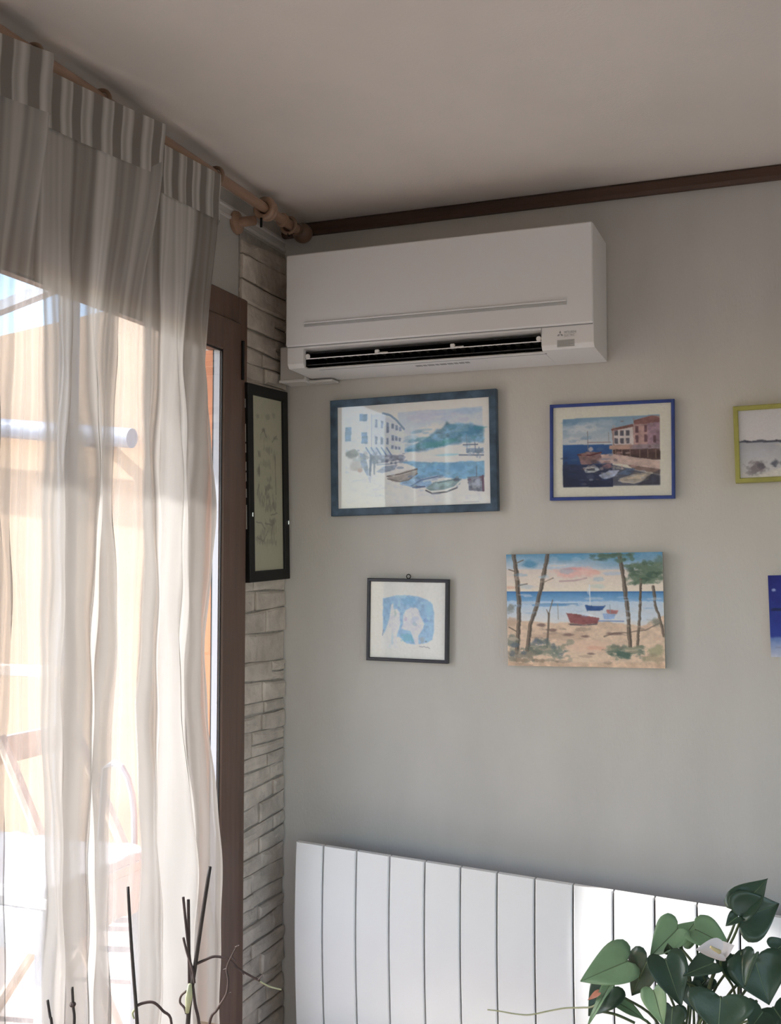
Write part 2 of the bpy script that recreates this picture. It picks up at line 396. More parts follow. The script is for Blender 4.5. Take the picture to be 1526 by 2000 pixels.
part('hose_tube',MB().tube([(hp[0][0]-.06,3.2,-.01)]+hp+[(hp[-1][0]+.02,3.2,-.01)],.011,8),M['opipe'],hs)

# ------------------------------------------------------------------ curtain rod
XP=XL+.090; ZP=2.574
yE=2.80
rod=thing('curtain_rod',(XP,1.6,ZP),'wooden curtain pole with ball finial running along the ceiling edge','curtain rod')
po=part('pole',MB().tube([(XP,.25,ZP),(XP,yE,ZP)],.0135,16),M['pole'],rod); auto_smooth(po)
fi=part('finial',MB().lathe([(.0,-.002),(.017,-.002),(.019,.006),(.015,.012),(.014,.016),(.021,.021),(.027,.031),(.029,.042),(.027,.053),(.020,.063),(.010,.068),(0,.069)],(XP,yE-.005,ZP),'y',20),M['poledark'],rod); auto_smooth(fi,50)
co=part('collar',MB().lathe([(.0135,0),(.019,.002),(.020,.008),(.017,.013),(.0135,.014)],(XP,yE-.10,ZP),'y',20),M['pole'],rod); auto_smooth(co,50)
yb_=2.60
br=part('bracket',MB().lathe([(.030,0),(.032,.004),(.030,.011),(.020,.015),(.014,.018),(.013,.06)],(XL,yb_,ZP-.030),'x',20).torus((XP,yb_,ZP-.001),.0235,.0095,'y',24,10).torus((XP,yb_+.02,ZP-.001),.0215,.008,'y',24,10),M['pole'],rod); auto_smooth(br,50)
part('screw',MB().tube([(XP-.004,yb_-.012,ZP-.030),(XP-.004,yb_-.012,ZP-.055)],.0035,8),M['black'],br)
def rod_y(px): 
    return on_x(px,52+.686*px,XP)[1]
RING=[rod_y(p) for p in (64,197,298)]
for y in RING+[1.44,1.22,1.02,2.335]:
    r=part('ring',MB().torus((XP,y,ZP-.004),.0225,.0048,'y',22,8),M['ringw'],rod); auto_smooth(r,60)
    part('eyelet',MB().torus((XP,y,ZP-.031),.0045,.0014,'x',10,6),M['black'],r)
for y in (yE-.055,):
    r=part('ring',MB().torus((XP,y,ZP-.004),.0225,.0048,'y',22,8),M['ringw'],rod); auto_smooth(r,60)
    part('eyelet',MB().torus((XP,y,ZP-.031),.0045,.0014,'x',10,6),M['black'],r)

# ------------------------------------------------------------------ curtain
def curtain_mat():
    m=bpy.data.materials.new('sheer_linen'); m.use_nodes=True; t=m.node_tree; N=t.nodes; N.remove(N['Principled BSDF'])
    a=N.new('ShaderNodeAttribute'); a.attribute_name='weave'          # r: density of the weave, g: thread tone
    se=N.new('ShaderNodeSeparateColor'); t.links.new(a.outputs['Color'],se.inputs[0])
    cr=N.new('ShaderNodeValToRGB'); cr.color_ramp.elements[0].color=(.25,.22,.195,1); cr.color_ramp.elements[1].color=(.78,.75,.715,1)
    t.links.new(se.outputs[1],cr.inputs[0])
    d=N.new('ShaderNodeBsdfDiffuse'); tl=N.new('ShaderNodeBsdfTranslucent'); t.links.new(cr.outputs[0],d.inputs[0]); t.links.new(cr.outputs[0],tl.inputs[0])
    m1=N.new('ShaderNodeMixShader'); m1.inputs[0].default_value=.27; t.links.new(d.outputs[0],m1.inputs[1]); t.links.new(tl.outputs[0],m1.inputs[2])
    tr=N.new('ShaderNodeBsdfTransparent')
    m2=N.new('ShaderNodeMixShader'); t.links.new(se.outputs[0],m2.inputs[0]); t.links.new(tr.outputs[0],m2.inputs[1]); t.links.new(m1.outputs[0],m2.inputs[2])
    t.links.new(m2.outputs[0],N['Material Output'].inputs[0]); return m
M['sheer']=curtain_mat()
ZH=ZP-.020; HH=.112                                        # top of heading, height of heading tape
# zones along the pole: y0, y1, weave density, folds, fold depth
ZN=[(1.42,1.50,.70,1,.022),(1.50,1.605,.60,1,.016),(1.605,1.685,.36,0,.0),(1.685,1.918,.93,2.0,.024),(1.918,2.020,.36,0,.0),(2.020,2.305,.92,2.5,.030)]
PEAK=[(1.45,.050),(1.632,.050),(1.985,.066),(2.290,.026)]   # where the heading stands out into the room
def saw(y):
    """heading plan: swings out towards the room and snaps back at each pleat"""
    prev=1.25
    for p,am in PEAK:
        if y<=p: return am*max(0,((y-prev)/(p-prev)-.10)/.90)**1.2
        if y<=p+.030: return am*(1-(y-p)/.030)
        prev=p+.030
    return -.7*(y-prev)
cols=[]                                                   # (y, zone index, t in zone, density)
for zi,(y0,y1,dn,nf,am) in enumerate(ZN):
    n=max(14,int(nf*34)+10)
    for k in range(n): cols.append((y0+(y1-y0)*k/n,zi,k/n,dn))
cols.append((ZN[-1][1],5,1.0,.86))
NC=len(cols); ROWS=150; ZB=.03
sm=lambda a,b,x: (lambda q: q*q*(3-2*q))(min(1,max(0,(x-a)/(b-a))))
def cloth_point(c,z):
    y,zi,t,dn=c; y0,y1,_,nf,am=ZN[zi]
    drop=ZH-z
    wv=sm(.10,.55,drop)                                   # 0 at the heading, 1 in the fall
    sx=saw(y)*(1-sm(.06,.50,drop))
    bell=math.sin(math.pi*min(1,max(0,t)))**.6 if nf else 0
    ph=2*math.pi*nf*t+.55*math.sin(z*2.3+zi*1.7)+.22*math.sin(z*7.1+zi)+.10*math.sin(z*17+zi*3)
    A=am*(.75+.35*math.sin(z*3.1+zi*2.1+t*4))*(.55+.6*sm(.3,1.6,drop))
    x=XP+.012+sx+wv*bell*A*math.sin(ph)+wv*.004*math.sin(z*9+y*40)
    yy=y+wv*bell*.011*math.sin(2*ph+.4)
    yy+=wv*.006*math.sin(z*4.2+zi*2.2)*(1 if nf else .4)
    x+=wv*(.0035*math.sin(z*6.3+y*21+zi)+.0025*math.sin(z*13.7-y*33+2*zi)+.0018*math.sin(z*29+y*55))*(1 if nf else .5)
    if zi==5:                                             # free edge flares a little lower down
        yy+=t*(.018*sm(.5,.9,drop)-.020*math.exp(-((drop-1.2)/.18)**2)+.045*sm(1.3,1.65,drop)-.025*math.exp(-((drop-.42)/.2)**2))
    if zi in (2,3): yy+=(.045*sm(.5,2.2,drop))*(1-t*.8 if zi==3 else t)
    if zi==1: yy+=.03*sm(1.2,2.3,drop)*t
    return (x,yy,z)
def grid_mesh(name,pts,rows,ncol,off,colors=None,attr='weave'):
    me=bpy.data.meshes.new(name); P=(np.asarray(pts,float)-np.asarray(off)).astype(np.float32)
    nv=rows*ncol; i,j=np.meshgrid(np.arange(rows-1),np.arange(ncol-1),indexing='ij'); a=(i*ncol+j).ravel()
    q=np.stack([a,a+1,a+ncol+1,a+ncol],1).astype(np.int32); nf=len(q)
    me.vertices.add(nv); me.vertices.foreach_set('co',P.ravel())
    me.loops.add(nf*4); me.loops.foreach_set('vertex_index',q.ravel())
    me.polygons.add(nf); me.polygons.foreach_set('loop_start',np.arange(0,nf*4,4,dtype=np.int32))
    try: me.polygons.foreach_set('loop_total',np.full(nf,4,dtype=np.int32))
    except Exception: pass
    me.polygons.foreach_set('use_smooth',np.ones(nf,dtype=bool)); me.update(calc_edges=True)
    if colors is not None:
        ca=me.color_attributes.new(attr,'FLOAT_COLOR','POINT'); c4=np.ones((nv,4),np.float32); c4[:,:3]=colors; ca.data.foreach_set('color',c4.ravel())
    return me
cur=thing('curtain',(XP,1.75,ZB),'sheer striped linen curtain hanging from the wooden pole over the glazed door','curtain')
pts=[];cl_=[]
stripe=[.5+.5*math.sin(c[0]*2*math.pi/.052) for c in cols]
for r in range(ROWS):
    z=ZH-.05-(ZH-.05-ZB)*r/(ROWS-1)
    for k,c in enumerate(cols):
        pts.append(cloth_point(c,z)); t=c[2]; dn=c[3]
        e=.06*math.sin(c[0]*410)+.05*math.sin(c[0]*173+1)
        tone=.40+.25*stripe[k]+.1*math.sin(c[0]*260)
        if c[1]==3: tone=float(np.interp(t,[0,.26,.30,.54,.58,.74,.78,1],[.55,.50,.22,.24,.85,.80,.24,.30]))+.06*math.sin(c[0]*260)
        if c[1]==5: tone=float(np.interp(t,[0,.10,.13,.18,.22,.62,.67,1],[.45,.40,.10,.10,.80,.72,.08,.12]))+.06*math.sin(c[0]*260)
        top=1-sm(.28,.50,ZH-z)                               # gathered more closely towards the heading
        dn=dn+(.80-dn)*top if dn<.8 else dn
        cl_.append((min(.97,max(.04,dn+(e+.10*(stripe[k]-.5) if dn>.2 else e*.3))),tone,0))
link('cloth',grid_mesh('cloth',pts,ROWS,NC,OFF[cur.name],np.array(cl_)),M['sheer'],cur)
# heading tape: a denser striped band
hc=[(1.42+(2.395-1.42)*k/300) for k in range(301)]
pts=[];cl_=[]
for r in range(12):
    z=ZH-HH*r/11
    for y in hc:
        x=XP+.017+saw(y)*(1-.12*r/11)
        pts.append((x,y+.0015*math.sin(z*60),z))
        st=.5+.5*math.sin(y*2*math.pi/.052)
        cl_.append((.93,.12+.78*(st>.45)*(.7+.3*math.sin(y*300)),0))
link('header_tape',grid_mesh('header_tape',pts,12,len(hc),OFF[cur.name],np.array(cl_)),M['sheer'],cur)
for y in RING+[1.44,1.22,2.335]:
    part('hook',MB().tube([(XP,y,ZP-.033),(XP+.002,y,ZP-.045),(XP+.004,y,ZP-.06)],.0016,6),M['silver'],cur)

# ------------------------------------------------------------------ air conditioner
AX0,AX1=-1.336,-.493; AF=2.70; AT=2.468; ASEAM=2.213; AB=2.155; AYB=D-.004
ac=thing('air_conditioner',((AX0+AX1)/2,D,AB),'white split air conditioner mounted high on the wall','air conditioner')
AW=AX1-AX0
ox0,ox1=AX0+.048,AX1-.132                                   # outlet from left to right
prof=[(AYB,AT),(AF+.012,AT),(AF+.004,AT-.004),(AF+.004,AB+.012),(AF+.014,AB+.001),(AYB,AB-.004)]
casing=MB().prism(prof,AX0,ox0).prism(prof,ox1,AX1)
casing.prism([(AYB,AT),(AF+.012,AT),(AF+.004,AT-.004),(AF+.004,ASEAM-.006),(AF+.03,ASEAM-.007),(AF+.12,ASEAM-.02),(AYB,ASEAM-.02)],ox0,ox1)
casing.prism([(AYB,ASEAM-.03),(AF+.13,ASEAM-.03),(AF+.13,AB+.004),(AF+.045,AB+.003),(AF+.030,AB+.003),(AF+.028,AB),(AF+.032,AB-.0008),(AYB,AB-.004)],ox0,ox1)
part('casing',casing,M['acw'],ac)
fp=MB().bbox(AX0-.001,AX1+.001,AF-.006,AF+.0035,ASEAM+.001,AT,.003)
part('front_panel',fp,M['acw'],ac)
gz=ASEAM+.055
gr=part('groove',MB().bbox(AX0+.055,AX1-.065,AF-.0075,AF-.0055,gz-.004,gz+.004,.0007),M['aclabel'],ac)
part('groove_lip',MB().bbox(AX0+.055,AX1-.065,AF-.0105,AF-.0055,gz+.0045,gz+.0085,.001),M['acw'],gr)
part('outlet',MB().box(ox0+.001,ox1-.001,AF+.115,AF+.118,AB+.004,ASEAM-.012).box(ox0-.0005,ox0+.002,AF+.02,AF+.118,AB+.005,ASEAM-.010).box(ox1-.002,ox1+.0005,AF+.02,AF+.118,AB+.014,ASEAM-.012)
    .box(ox0,ox1,AF+.03,AF+.118,ASEAM-.016,ASEAM-.013).box(ox0,ox1,AF+.05,AF+.118,AB+.0045,AB+.0065),M['acdark'],ac)
v1=part('vane',MB().prism([(AF+.012,AB+.0235),(AF+.05,AB+.0315),(AF+.05,AB+.0335),(AF+.011,AB+.026)],ox0+.004,ox1-.004),M['acw'],ac)
v2=part('vane',MB().prism([(AF+.022,AB+.0085),(AF+.055,AB+.012),(AF+.055,AB+.014),(AF+.021,AB+.0105)],ox0+.004,ox1-.004),M['acfin'],ac)
for k in range(26):
    x=ox0+.02+(ox1-ox0-.04)*k/25
    part('fin',MB().prism([(AF+.06,AB+.018),(AF+.112,AB+.018),(AF+.112,ASEAM-.018),(AF+.07,ASEAM-.018)],x-.001,x+.001),M['acfin'],ac)
for fx in (.32,.64):
    x=ox0+(ox1-ox0)*fx
    part('vane_clip',MB().bbox(x-.006,x+.006,AF+.012,AF+.022,AB+.026,AB+.037,.002).bbox(x+.006,x+.03,AF+.016,AF+.022,AB+.026,AB+.030,.001),M['acw'],ac)
for x in (ox0+.009,ox1-.009):
    part('vane_pivot',MB().lathe([(0,0),(.006,0),(.007,.004),(.005,.009),(0,.010)],(x,AF+.010,AB+.032),'y',12),M['acw'],ac)
part('seam',MB().box(AX0+.002,AX1-.002,AF+.0015,AF+.0040,ASEAM-.0012,ASEAM+.0014).box(ox1-.0005,ox1+.001,AF+.0025,AF+.0042,AB+.04,ASEAM-.001),M['acgrey'],ac)
# emblem, lettering, sticker
lx,lz=ox1+.040,ASEAM-.021
def rhomb(mb,cx,cz,s,a):
    u=(math.cos(a),math.sin(a)); v=(-u[1],u[0]); h=s*.577/1.0
    mb.add([(cx,AF+.0036,cz),(cx+u[0]*s*.5+v[0]*h*.5,AF+.0036,cz+u[1]*s*.5+v[1]*h*.5),(cx+u[0]*s,AF+.0036,cz+u[1]*s),(cx+u[0]*s*.5-v[0]*h*.5,AF+.0036,cz+u[1]*s*.5-v[1]*h*.5)],[(0,1,2,3)])
em=MB()
for a in (90,210,330): rhomb(em,lx+.008,lz+.0005,.0092,math.radians(a))
part('emblem',em,M['acgrey'],ac)
def lettering(name,body,size,x,z,y,m,parent,squash=1.0):
    cu=bpy.data.curves.new('lettering','FONT'); cu.body=body; cu.size=size; cu.extrude=.0001; cu.resolution_u=2
    ob=bpy.data.objects.new('lettering',cu); COL.objects.link(ob)
    dg=bpy.context.evaluated_depsgraph_get(); me=bpy.data.meshes.new_from_object(ob.evaluated_get(dg))
    bpy.data.objects.remove(ob); bpy.data.curves.remove(cu)
    o=OFF[parent.name]
    for v in me.vertices:
        a,b,c=v.co; v.co=(x+a*squash-o[0],y-c-o[1],z+b-o[2])
    return link(name,me,m,parent)
lettering('lettering','MITSUBISHI',.0085,lx+.018,lz+.0015,AF+.0036,M['acgrey'],ac,.72)
lettering('lettering','ELECTRIC',.0085,lx+.018,lz-.0065,AF+.0036,M['acgrey'],ac,.72)
stk=part('sticker',MB().box(lx,lx+.044,AF+.0034,AF+.0042,lz-.032,lz-.014),M['aclabel'],ac)
for k in range(4): part('print_line',MB().box(lx+.003,lx+.041-.008*(k%2),AF+.0028,AF+.0035,lz-.0185-.0035*k,lz-.0175-.0035*k),M['acgrey'],stk)
pl=MB()
xx=ox0+.30
for k in range(9):
    ww=random.uniform(.008,.018)
    pl.box(xx,xx+ww,AF+.075,AF+.090,AB-.0026,AB+.0006); xx+=ww+.004
part('print_line',pl,M['acgrey'],ac)
part('lip_line',MB().box(ox0+.03,ox1+.004,AF+.044,AF+.046,AB-.002,AB+.0006),M['acgrey'],ac)
# pipe trunking box between the unit and the corner
tk=thing('pipe_trunking',((XL+AX0)/2,D,2.15),'white pipe trunking box between the air conditioner and the corner','trunking')
k0=XL+.024
part('cover',MB().bbox(k0,AX0-.004,D-.075,D-.002,2.140,2.245,.004),M['trunk'],tk)
part('rim',MB().bbox(k0,AX0-.004,D-.079,D-.075,2.140,2.147,.001),M['acw'],tk)
part('rail',MB().bbox(AX0-.004,AX0+.07,D-.05,D-.002,2.1405,2.1475,.002),M['trunk'],tk)

# ------------------------------------------------------------------ painter for the pictures
def homog(src,dst):
    A=[];b=[]
    for (x,y),(u,v) in zip(src,dst):
        A+= [[x,y,1,0,0,0,-u*x,-u*y],[0,0,0,x,y,1,-v*x,-v*y]]; b+=[u,v]
    h=np.linalg.solve(np.array(A,float),np.array(b,float)); return np.append(h,1).reshape(3,3)
def vnoise(h,w_,sc,seed):
    r=np.random.RandomState(seed); out=np.zeros((h,w_)); amp=1.;tot=0
    for o in range(4):
        n=max(2,int(sc*2**o)); g_=r.rand(n+2,n+2)
        yy=np.linspace(0,n-.001,h)[:,None]; xx_=np.linspace(0,n-.001,w_)[None,:]
        i=yy.astype(int); j=xx_.astype(int); a=yy-i; b=xx_-j; a=a*a*(3-2*a); b=b*b*(3-2*b)
        out+=amp*((g_[i,j]*(1-a)+g_[i+1,j]*a)*(1-b)+(g_[i,j+1]*(1-a)+g_[i+1,j+1]*a)*b); tot+=amp; amp*=.55
    return out/tot
class Canvas:
    def __init__(s,w_,h,quad,bg,seed=1):
        s.w,s.h=w_,h; s.H=homog(quad,[(0,0),(1,0),(1,1),(0,1)]); s.a=np.ones((h,w_,3))*np.array(bg)/255.
        s.u=(np.arange(w_)+.5)/w_; s.v=(np.arange(h)+.5)/h; s.U,s.V=np.meshgrid(s.u,s.v); s.asp=w_/h; s.seed=seed; s.n1=vnoise(h,w_,9,seed); s.n2=vnoise(h,w_,26,seed+50); s.n3=vnoise(h,w_,70,seed+90)
    def T(s,p):
        q=s.H@np.array([p[0],p[1],1.]); return q[0]/q[2],q[1]/q[2]
    def blend(s,m,c,al=1.,tex=0.,rag=0.):
        c=np.array(c)/255.; m=m*al
        col=c*(1+tex*(s.n2[...,None]-.5)*2)
        s.a=s.a*(1-m[...,None])+col*m[...,None]
    def pmask(s,pts,wob=0.):
        P=[s.T(p) for p in pts]; U=s.U+wob*(s.n1-.5); V=s.V+wob*(s.n2-.5); m=np.zeros(U.shape,bool); n=len(P)
        for i in range(n):
            (x0,y0),(x1,y1)=P[i],P[(i+1)%n]
            if y0==y1: continue
            c=((y0>V)!=(y1>V))&(U<(x1-x0)*(V-y0)/(y1-y0)+x0); m^=c
        return m.astype(float)
    def soft(s,m,k):
        for _ in range(k):
            p=np.pad(m,1,mode='edge'); m=(p[1:-1,1:-1]*2+p[:-2,1:-1]+p[2:,1:-1]+p[1:-1,:-2]+p[1:-1,2:])/6
        return m
    def poly(s,pts,c,al=1.,tex=.0,k=1,wob=0.): s.blend(s.soft(s.pmask(pts,wob),k),c,al,tex)
    def line(s,pts,c,th,al=1.,wob=0.):
        """th: thickness in picture heights"""
        P=[s.T(p) for p in pts]; d=np.full(s.U.shape,9.); X=(s.U+wob*(s.n2-.5))*s.asp; Y=s.V+wob*(s.n1-.5)
        for (x0,y0),(x1,y1) in zip(P[:-1],P[1:]):
            x0*=s.asp; x1*=s.asp; L=(x1-x0)**2+(y1-y0)**2+1e-9; t=np.clip(((X-x0)*(x1-x0)+(Y-y0)*(y1-y0))/L,0,1)
            d=np.minimum(d,np.hypot(X-x0-t*(x1-x0),Y-y0-t*(y1-y0)))
        px=1./s.h; s.blend(np.clip((th/2-d)/px+.5,0,1),c,al)
    def blob(s,ctr,rx,ry,c,al=1.,hard=2.,nz=.6):
        """soft, ragged patch; rx, ry in source pixels"""
        u0,v0=s.T(ctr); u1,_=s.T((ctr[0]+rx,ctr[1])); _,v1=s.T((ctr[0],ctr[1]+ry))
        d=np.hypot((s.U-u0)/(u1-u0+1e-9),(s.V-v0)/(v1-v0+1e-9))+nz*(s.n2-.5)*1.6
        s.blend(np.clip((1-d)*hard,0,1),c,al)
    def grad(s,quad,c0,c1,al=1.,tex=0.,k=1,wob=0.):
        """quad TL TR BR BL: colour runs from top to bottom"""
        Hq=homog([s.T(p) for p in quad],[(0,0),(1,0),(1,1),(0,1)]); t=Hq[1,0]*s.U+Hq[1,1]*s.V+Hq[1,2]; t/=Hq[2,0]*s.U+Hq[2,1]*s.V+Hq[2,2]
        t=np.clip(t+tex*(s.n1-.5),0,1)[...,None]; m=(s.soft(s.pmask(quad,wob),k)*al)[...,None]
        s.a=s.a*(1-m)+(np.array(c0)/255.*(1-t)+np.array(c1)/255.*t)*m
    def out(s,gain): return np.clip(lin(np.clip(s.a*(1+.07*(s.n3[...,None]-.5)),0,1))*np.array(gain),0,.9)

def dabs(cv,n,x0,x1,y0,y1,cols_,rx,ry,al=.6):
    """loose brush marks scattered over a patch of the picture"""
    for _ in range(n):
        k=random.uniform(.5,1.4); cv.blob((random.uniform(x0,x1),random.uniform(y0,y1)),rx*k,ry*random.uniform(.6,1.3),random.choice(cols_),al*random.uniform(.5,1),2.5,.9)
class Rect:
    """a picture's rectangle in a wall plane, fitted to its four corners"""
    def __init__(s,c,n):
        c=[np.array(p) for p in c]; s.c=sum(c)/4
        u=(c[1]-c[0])+(c[2]-c[3]); s.W=(np.linalg.norm(c[1]-c[0])+np.linalg.norm(c[2]-c[3]))/2; s.H=(np.linalg.norm(c[3]-c[0])+np.linalg.norm(c[2]-c[1]))/2
        s.u=u/np.linalg.norm(u); s.n=np.array(n,float); s.v=np.cross(s.n,s.u); s.v/=np.linalg.norm(s.v)
        if s.v[2]<0: s.v=-s.v
    def P(s,a,b,d=0): return s.c+s.u*a*s.W/2+s.v*b*s.H/2+s.n*d         # a,b in -1..1
    def M(s,a,b,d=0): return s.c+s.u*a+s.v*b+s.n*d                    # metres from the centre
def frame_mb(R,fw,d0,d1,lip=.003):
    mb=MB(); w2,h2=R.W/2,R.H/2; pr=[(0,d0),(0,d1-.002),(.002,d1),(fw-.002,d1),(fw,d1-lip),(fw,d0)]
    sg=[(-1,-1),(1,-1),(1,1),(-1,1)]; vs_=[];n=len(pr)
    for sx,sy in sg:
        for i,d in pr: vs_.append(R.M(sx*(w2-i),sy*(h2-i),d))
    fs=[(k*n+i,k*n+(i+1)%n,((k+1)%4)*n+(i+1)%n,((k+1)%4)*n+i) for k in range(4) for i in range(n)]
    return mb.add(vs_,fs)
def sheet(name,R,w2,h2,d,cv,gain,parent,m):
    pts=[]; hh,ww=cv.h,cv.w
    for i in range(hh):
        b=h2-2*h2*i/(hh-1)
        base=R.c+R.v*b+R.n*d
        pts.append(base[None,:]+R.u[None,:]*np.linspace(-w2,w2,ww)[:,None])
    return link(name,grid_mesh(name,np.concatenate(pts),hh,ww,OFF[parent.name],cv.out(gain).reshape(-1,3),'paint'),m,parent)
def slab(R,w2,h2,d0,d1):
    return MB().add([R.M(a*w2,b*h2,d) for d in (d0,d1) for a,b in ((-1,-1),(1,-1),(1,1),(-1,1))],[(0,1,2,3),(4,5,6,7),(0,1,5,4),(1,2,6,5),(2,3,7,6),(3,0,4,7)])
def picture(name,corners,plane,depth,fw,framemat,cv,gain,label,cat='picture',glass=True,group='pictures hung on the back wall'):
    if plane=='y': c=[on_y(p[0],p[1],D-depth) for p in corners]; n=(0,-1,0)
    else: c=[on_x(p[0],p[1],XL+depth) for p in corners]; n=(1,0,0)
    R=Rect(c,n); R.c=R.c-R.n*depth                                  # centre back on the wall
    t=thing(name,tuple(R.M(0,-R.H/2,.002)),label,cat,group)
    part('frame',frame_mb(R,fw,.003,depth),framemat,t)
    part('backing',slab(R,R.W/2-.004,R.H/2-.004,.003,.006),M['rawcanvas'],t)
    iw,ih=R.W/2-fw+.001,R.H/2-fw+.001
    sheet('print',R,iw,ih,depth-.007,cv,gain,t,M['paint'])
    if glass: part('glass',slab(R,iw,ih,depth-.0055,depth-.004),M['pglass'],t)
    return t,R
GAIN=(1.42,1.45,1.50)
# --- large harbour watercolour
cv=Canvas(300,205,[(145,222),(1338,130),(1345,985),(165,1030)],(212,207,203),3)
area=[(205,285),(1280,212),(1290,885),(222,980)]
cv.poly(area,(206,206,212),.6,.05,2)
cv.grad([(620,265),(1280,212),(1285,480),(640,580)],(176,188,206),(206,206,206),.9,.5,3)
cv.blob((820,290),160,60,(188,186,202),.7); cv.blob((1150,250),140,35,(150,175,198),.6); cv.blob((900,420),170,80,(212,208,204),.8)
# mountain
cv.poly([(665,560),(800,490),(900,420),(975,370),(1000,320),(1030,345),(1100,355),(1200,350),(1285,375),(1285,500),(1150,500),(1000,520),(850,570),(670,582)],(104,146,172),.85,.35,7,.05)
cv.blob((1180,410),110,50,(80,128,162),.7); cv.blob((880,520),130,35,(74,140,146),.7); cv.blob((1010,490),90,28,(70,136,132),.6); cv.blob((1100,370),90,25,(120,158,180),.7); cv.blob((720,565),60,16,(70,130,165),.7)
cv.blob((1000,585),280,40,(205,206,206),.8); cv.blob((1000,600),120,10,(120,185,205),.5)
# sea
cv.poly([(640,650),(850,655),(1000,660),(1290,640),(1290,770),(1130,790),(900,770),(800,800),(720,740),(760,700)],(116,162,194),.95,.22,2,.02)
cv.blob((1000,700),220,40,(104,152,192),.6); cv.blob((1230,640),60,14,(208,210,214),.7); cv.poly([(700,740),(860,770),(900,850),(760,860),(640,830)],(120,160,196),.8,.3,2,.03)
# house on the left
cv.poly([(205,300),(420,275),(540,268),(600,300),(665,380),(672,590),(420,600),(220,580)],(206,207,212),1,.05,1)
cv.poly([(415,285),(540,270),(665,385),(670,580),(430,590)],(196,200,210),.9,.06,1)
cv.line([(505,270),(560,285),(610,325),(668,395)],(110,135,160),.02,.8); cv.line([(415,280),(418,560)],(165,172,188),.008,.8)
for (x,y,ww,hh) in ((235,440,46,110),(360,468,46,88),(352,305,58,55)): cv.poly([(x-ww/2,y-hh/2),(x+ww/2,y-hh/2-3),(x+ww/2,y+hh/2),(x-ww/2,y+hh/2)],(98,128,158),.95,.35,1,.01)
for (x,y,hh) in ((453,350,65),(497,360,60),(541,385,85),(580,372,42),(612,385,40),(640,395,34),(453,485,62),(497,488,58),(541,492,52),(582,465,44),(610,470,38),(636,480,30),(580,540,30),(606,545,26),(632,548,24)):
    cv.poly([(x-9,y-hh/2),(x+9,y-hh/2+2),(x+9,y+hh/2),(x-9,y+hh/2)],(112,126,150),.85,.3,1)
# awnings, cafe, figures
cv.poly([(360,560),(400,540),(540,560),(580,600),(420,605)],(184,194,212),.9,.2,1)
for k in range(5): cv.line([(375+k*40,545),(410+k*40,600)],(104,124,156),.014,.8)
cv.poly([(415,605),(670,600),(680,635),(560,655),(430,670)],(104,112,134),.75,.5,2,.03)
cv.blob((270,590),60,45,(92,92,84),.85); cv.blob((300,690),70,50,(160,154,150),.6); cv.poly([(330,590),(370,590),(400,720),(410,825),(385,760),(340,680)],(120,138,168),.85,.3,1,.02)
cv.poly([(405,600),(425,600),(412,825),(398,790)],(84,98,128),.9,.2,1); cv.poly([(432,650),(448,650),(446,760),(436,755)],(100,108,126),.8,.2,1)
cv.blob((330,720),22,20,(168,130,120),.7); cv.line([(280,805),(350,800)],(140,160,150),.01,.8); cv.line([(462,680),(560,672),(690,645)],(130,142,160),.015,.7)
for x in range(470,640,34): cv.blob((x,655+random.uniform(-10,10)),16,16,(88,96,118),.7)
# quay and snow-white ground
cv.poly([(225,760),(450,765),(560,810),(700,860),(860,900),(1290,890),(1290,960),(225,985)],(206,206,214),.8,.06,3,.02)
# boats
cv.poly([(455,735),(520,690),(620,680),(600,715),(500,745)],(126,140,162),.8,.3,1,.01)
cv.poly([(540,770),(640,740),(770,705),(775,745),(700,800),(580,810)],(150,142,138),.95,.25,1); cv.poly([(560,760),(680,730),(765,710),(700,745),(590,775)],(196,192,186),.9,.1,1); cv.line([(540,770),(640,752),(772,712)],(92,84,84),.012,.9); cv.line([(545,790),(640,812),(705,798),(772,748)],(104,98,96),.012,.8)
cv.poly([(800,790),(880,770),(930,760),(1000,770),(900,800),(820,815)],(176,188,206),.9,.2,1); cv.line([(730,845),(800,800),(930,770)],(88,110,150),.014,.8); cv.line([(740,856),(830,850)],(86,96,130),.016,.8)
cv.poly([(835,865),(900,815),(1040,790),(1115,785),(1105,830),(1010,875),(900,895)],(128,150,156),.95,.3,1); cv.poly([(890,845),(930,815),(1060,800),(1040,830),(930,855)],(146,170,172),.9,.2,1); cv.line([(835,868),(870,890),(980,880),(1060,855),(1115,800)],(212,210,206),.016,.9); cv.line([(840,880),(890,905),(1000,890),(1080,858)],(76,80,90),.014,.9)
cv.blob((1080,795),30,16,(70,84,100),.8); cv.blob((930,905),45,8,(120,130,144),.7); cv.line([(930,820),(1040,800)],(96,116,128),.01,.8)
# far boats and nets on the right
cv.poly([(1150,550),(1285,545),(1285,580),(1150,582)],(112,132,154),.85,.4,1,.02); cv.line([(1100,600),(1285,600)],(98,112,134),.014,.8); cv.line([(1155,440),(1160,580)],(120,138,160),.008,.7); cv.line([(1220,500),(1225,570)],(96,108,130),.008,.7); cv.line([(1130,520),(1240,515)],(90,104,130),.012,.8)
cv.poly([(1160,775),(1285,760),(1288,885),(1175,880)],(112,118,134),.9,.45,1,.02); cv.poly([(1195,800),(1255,795),(1258,860),(1200,865)],(160,166,174),.6,.4,1,.02); cv.line([(1280,765),(1284,880)],(96,70,88),.02,.8); cv.line([(1232,690),(1232,770)],(100,110,130),.009,.8); cv.line([(1130,970),(1250,965)],(150,150,160),.006,.7)
dabs(cv,26,700,1280,370,540,[(84,134,164),(70,140,150),(120,162,184),(140,176,190)],50,16,.5)
dabs(cv,26,400,690,590,670,[(92,98,116),(150,158,176),(196,196,200),(110,120,146)],16,12,.7)
dabs(cv,18,225,400,560,760,[(130,140,130),(160,150,146),(176,186,196),(104,110,116)],22,18,.5)
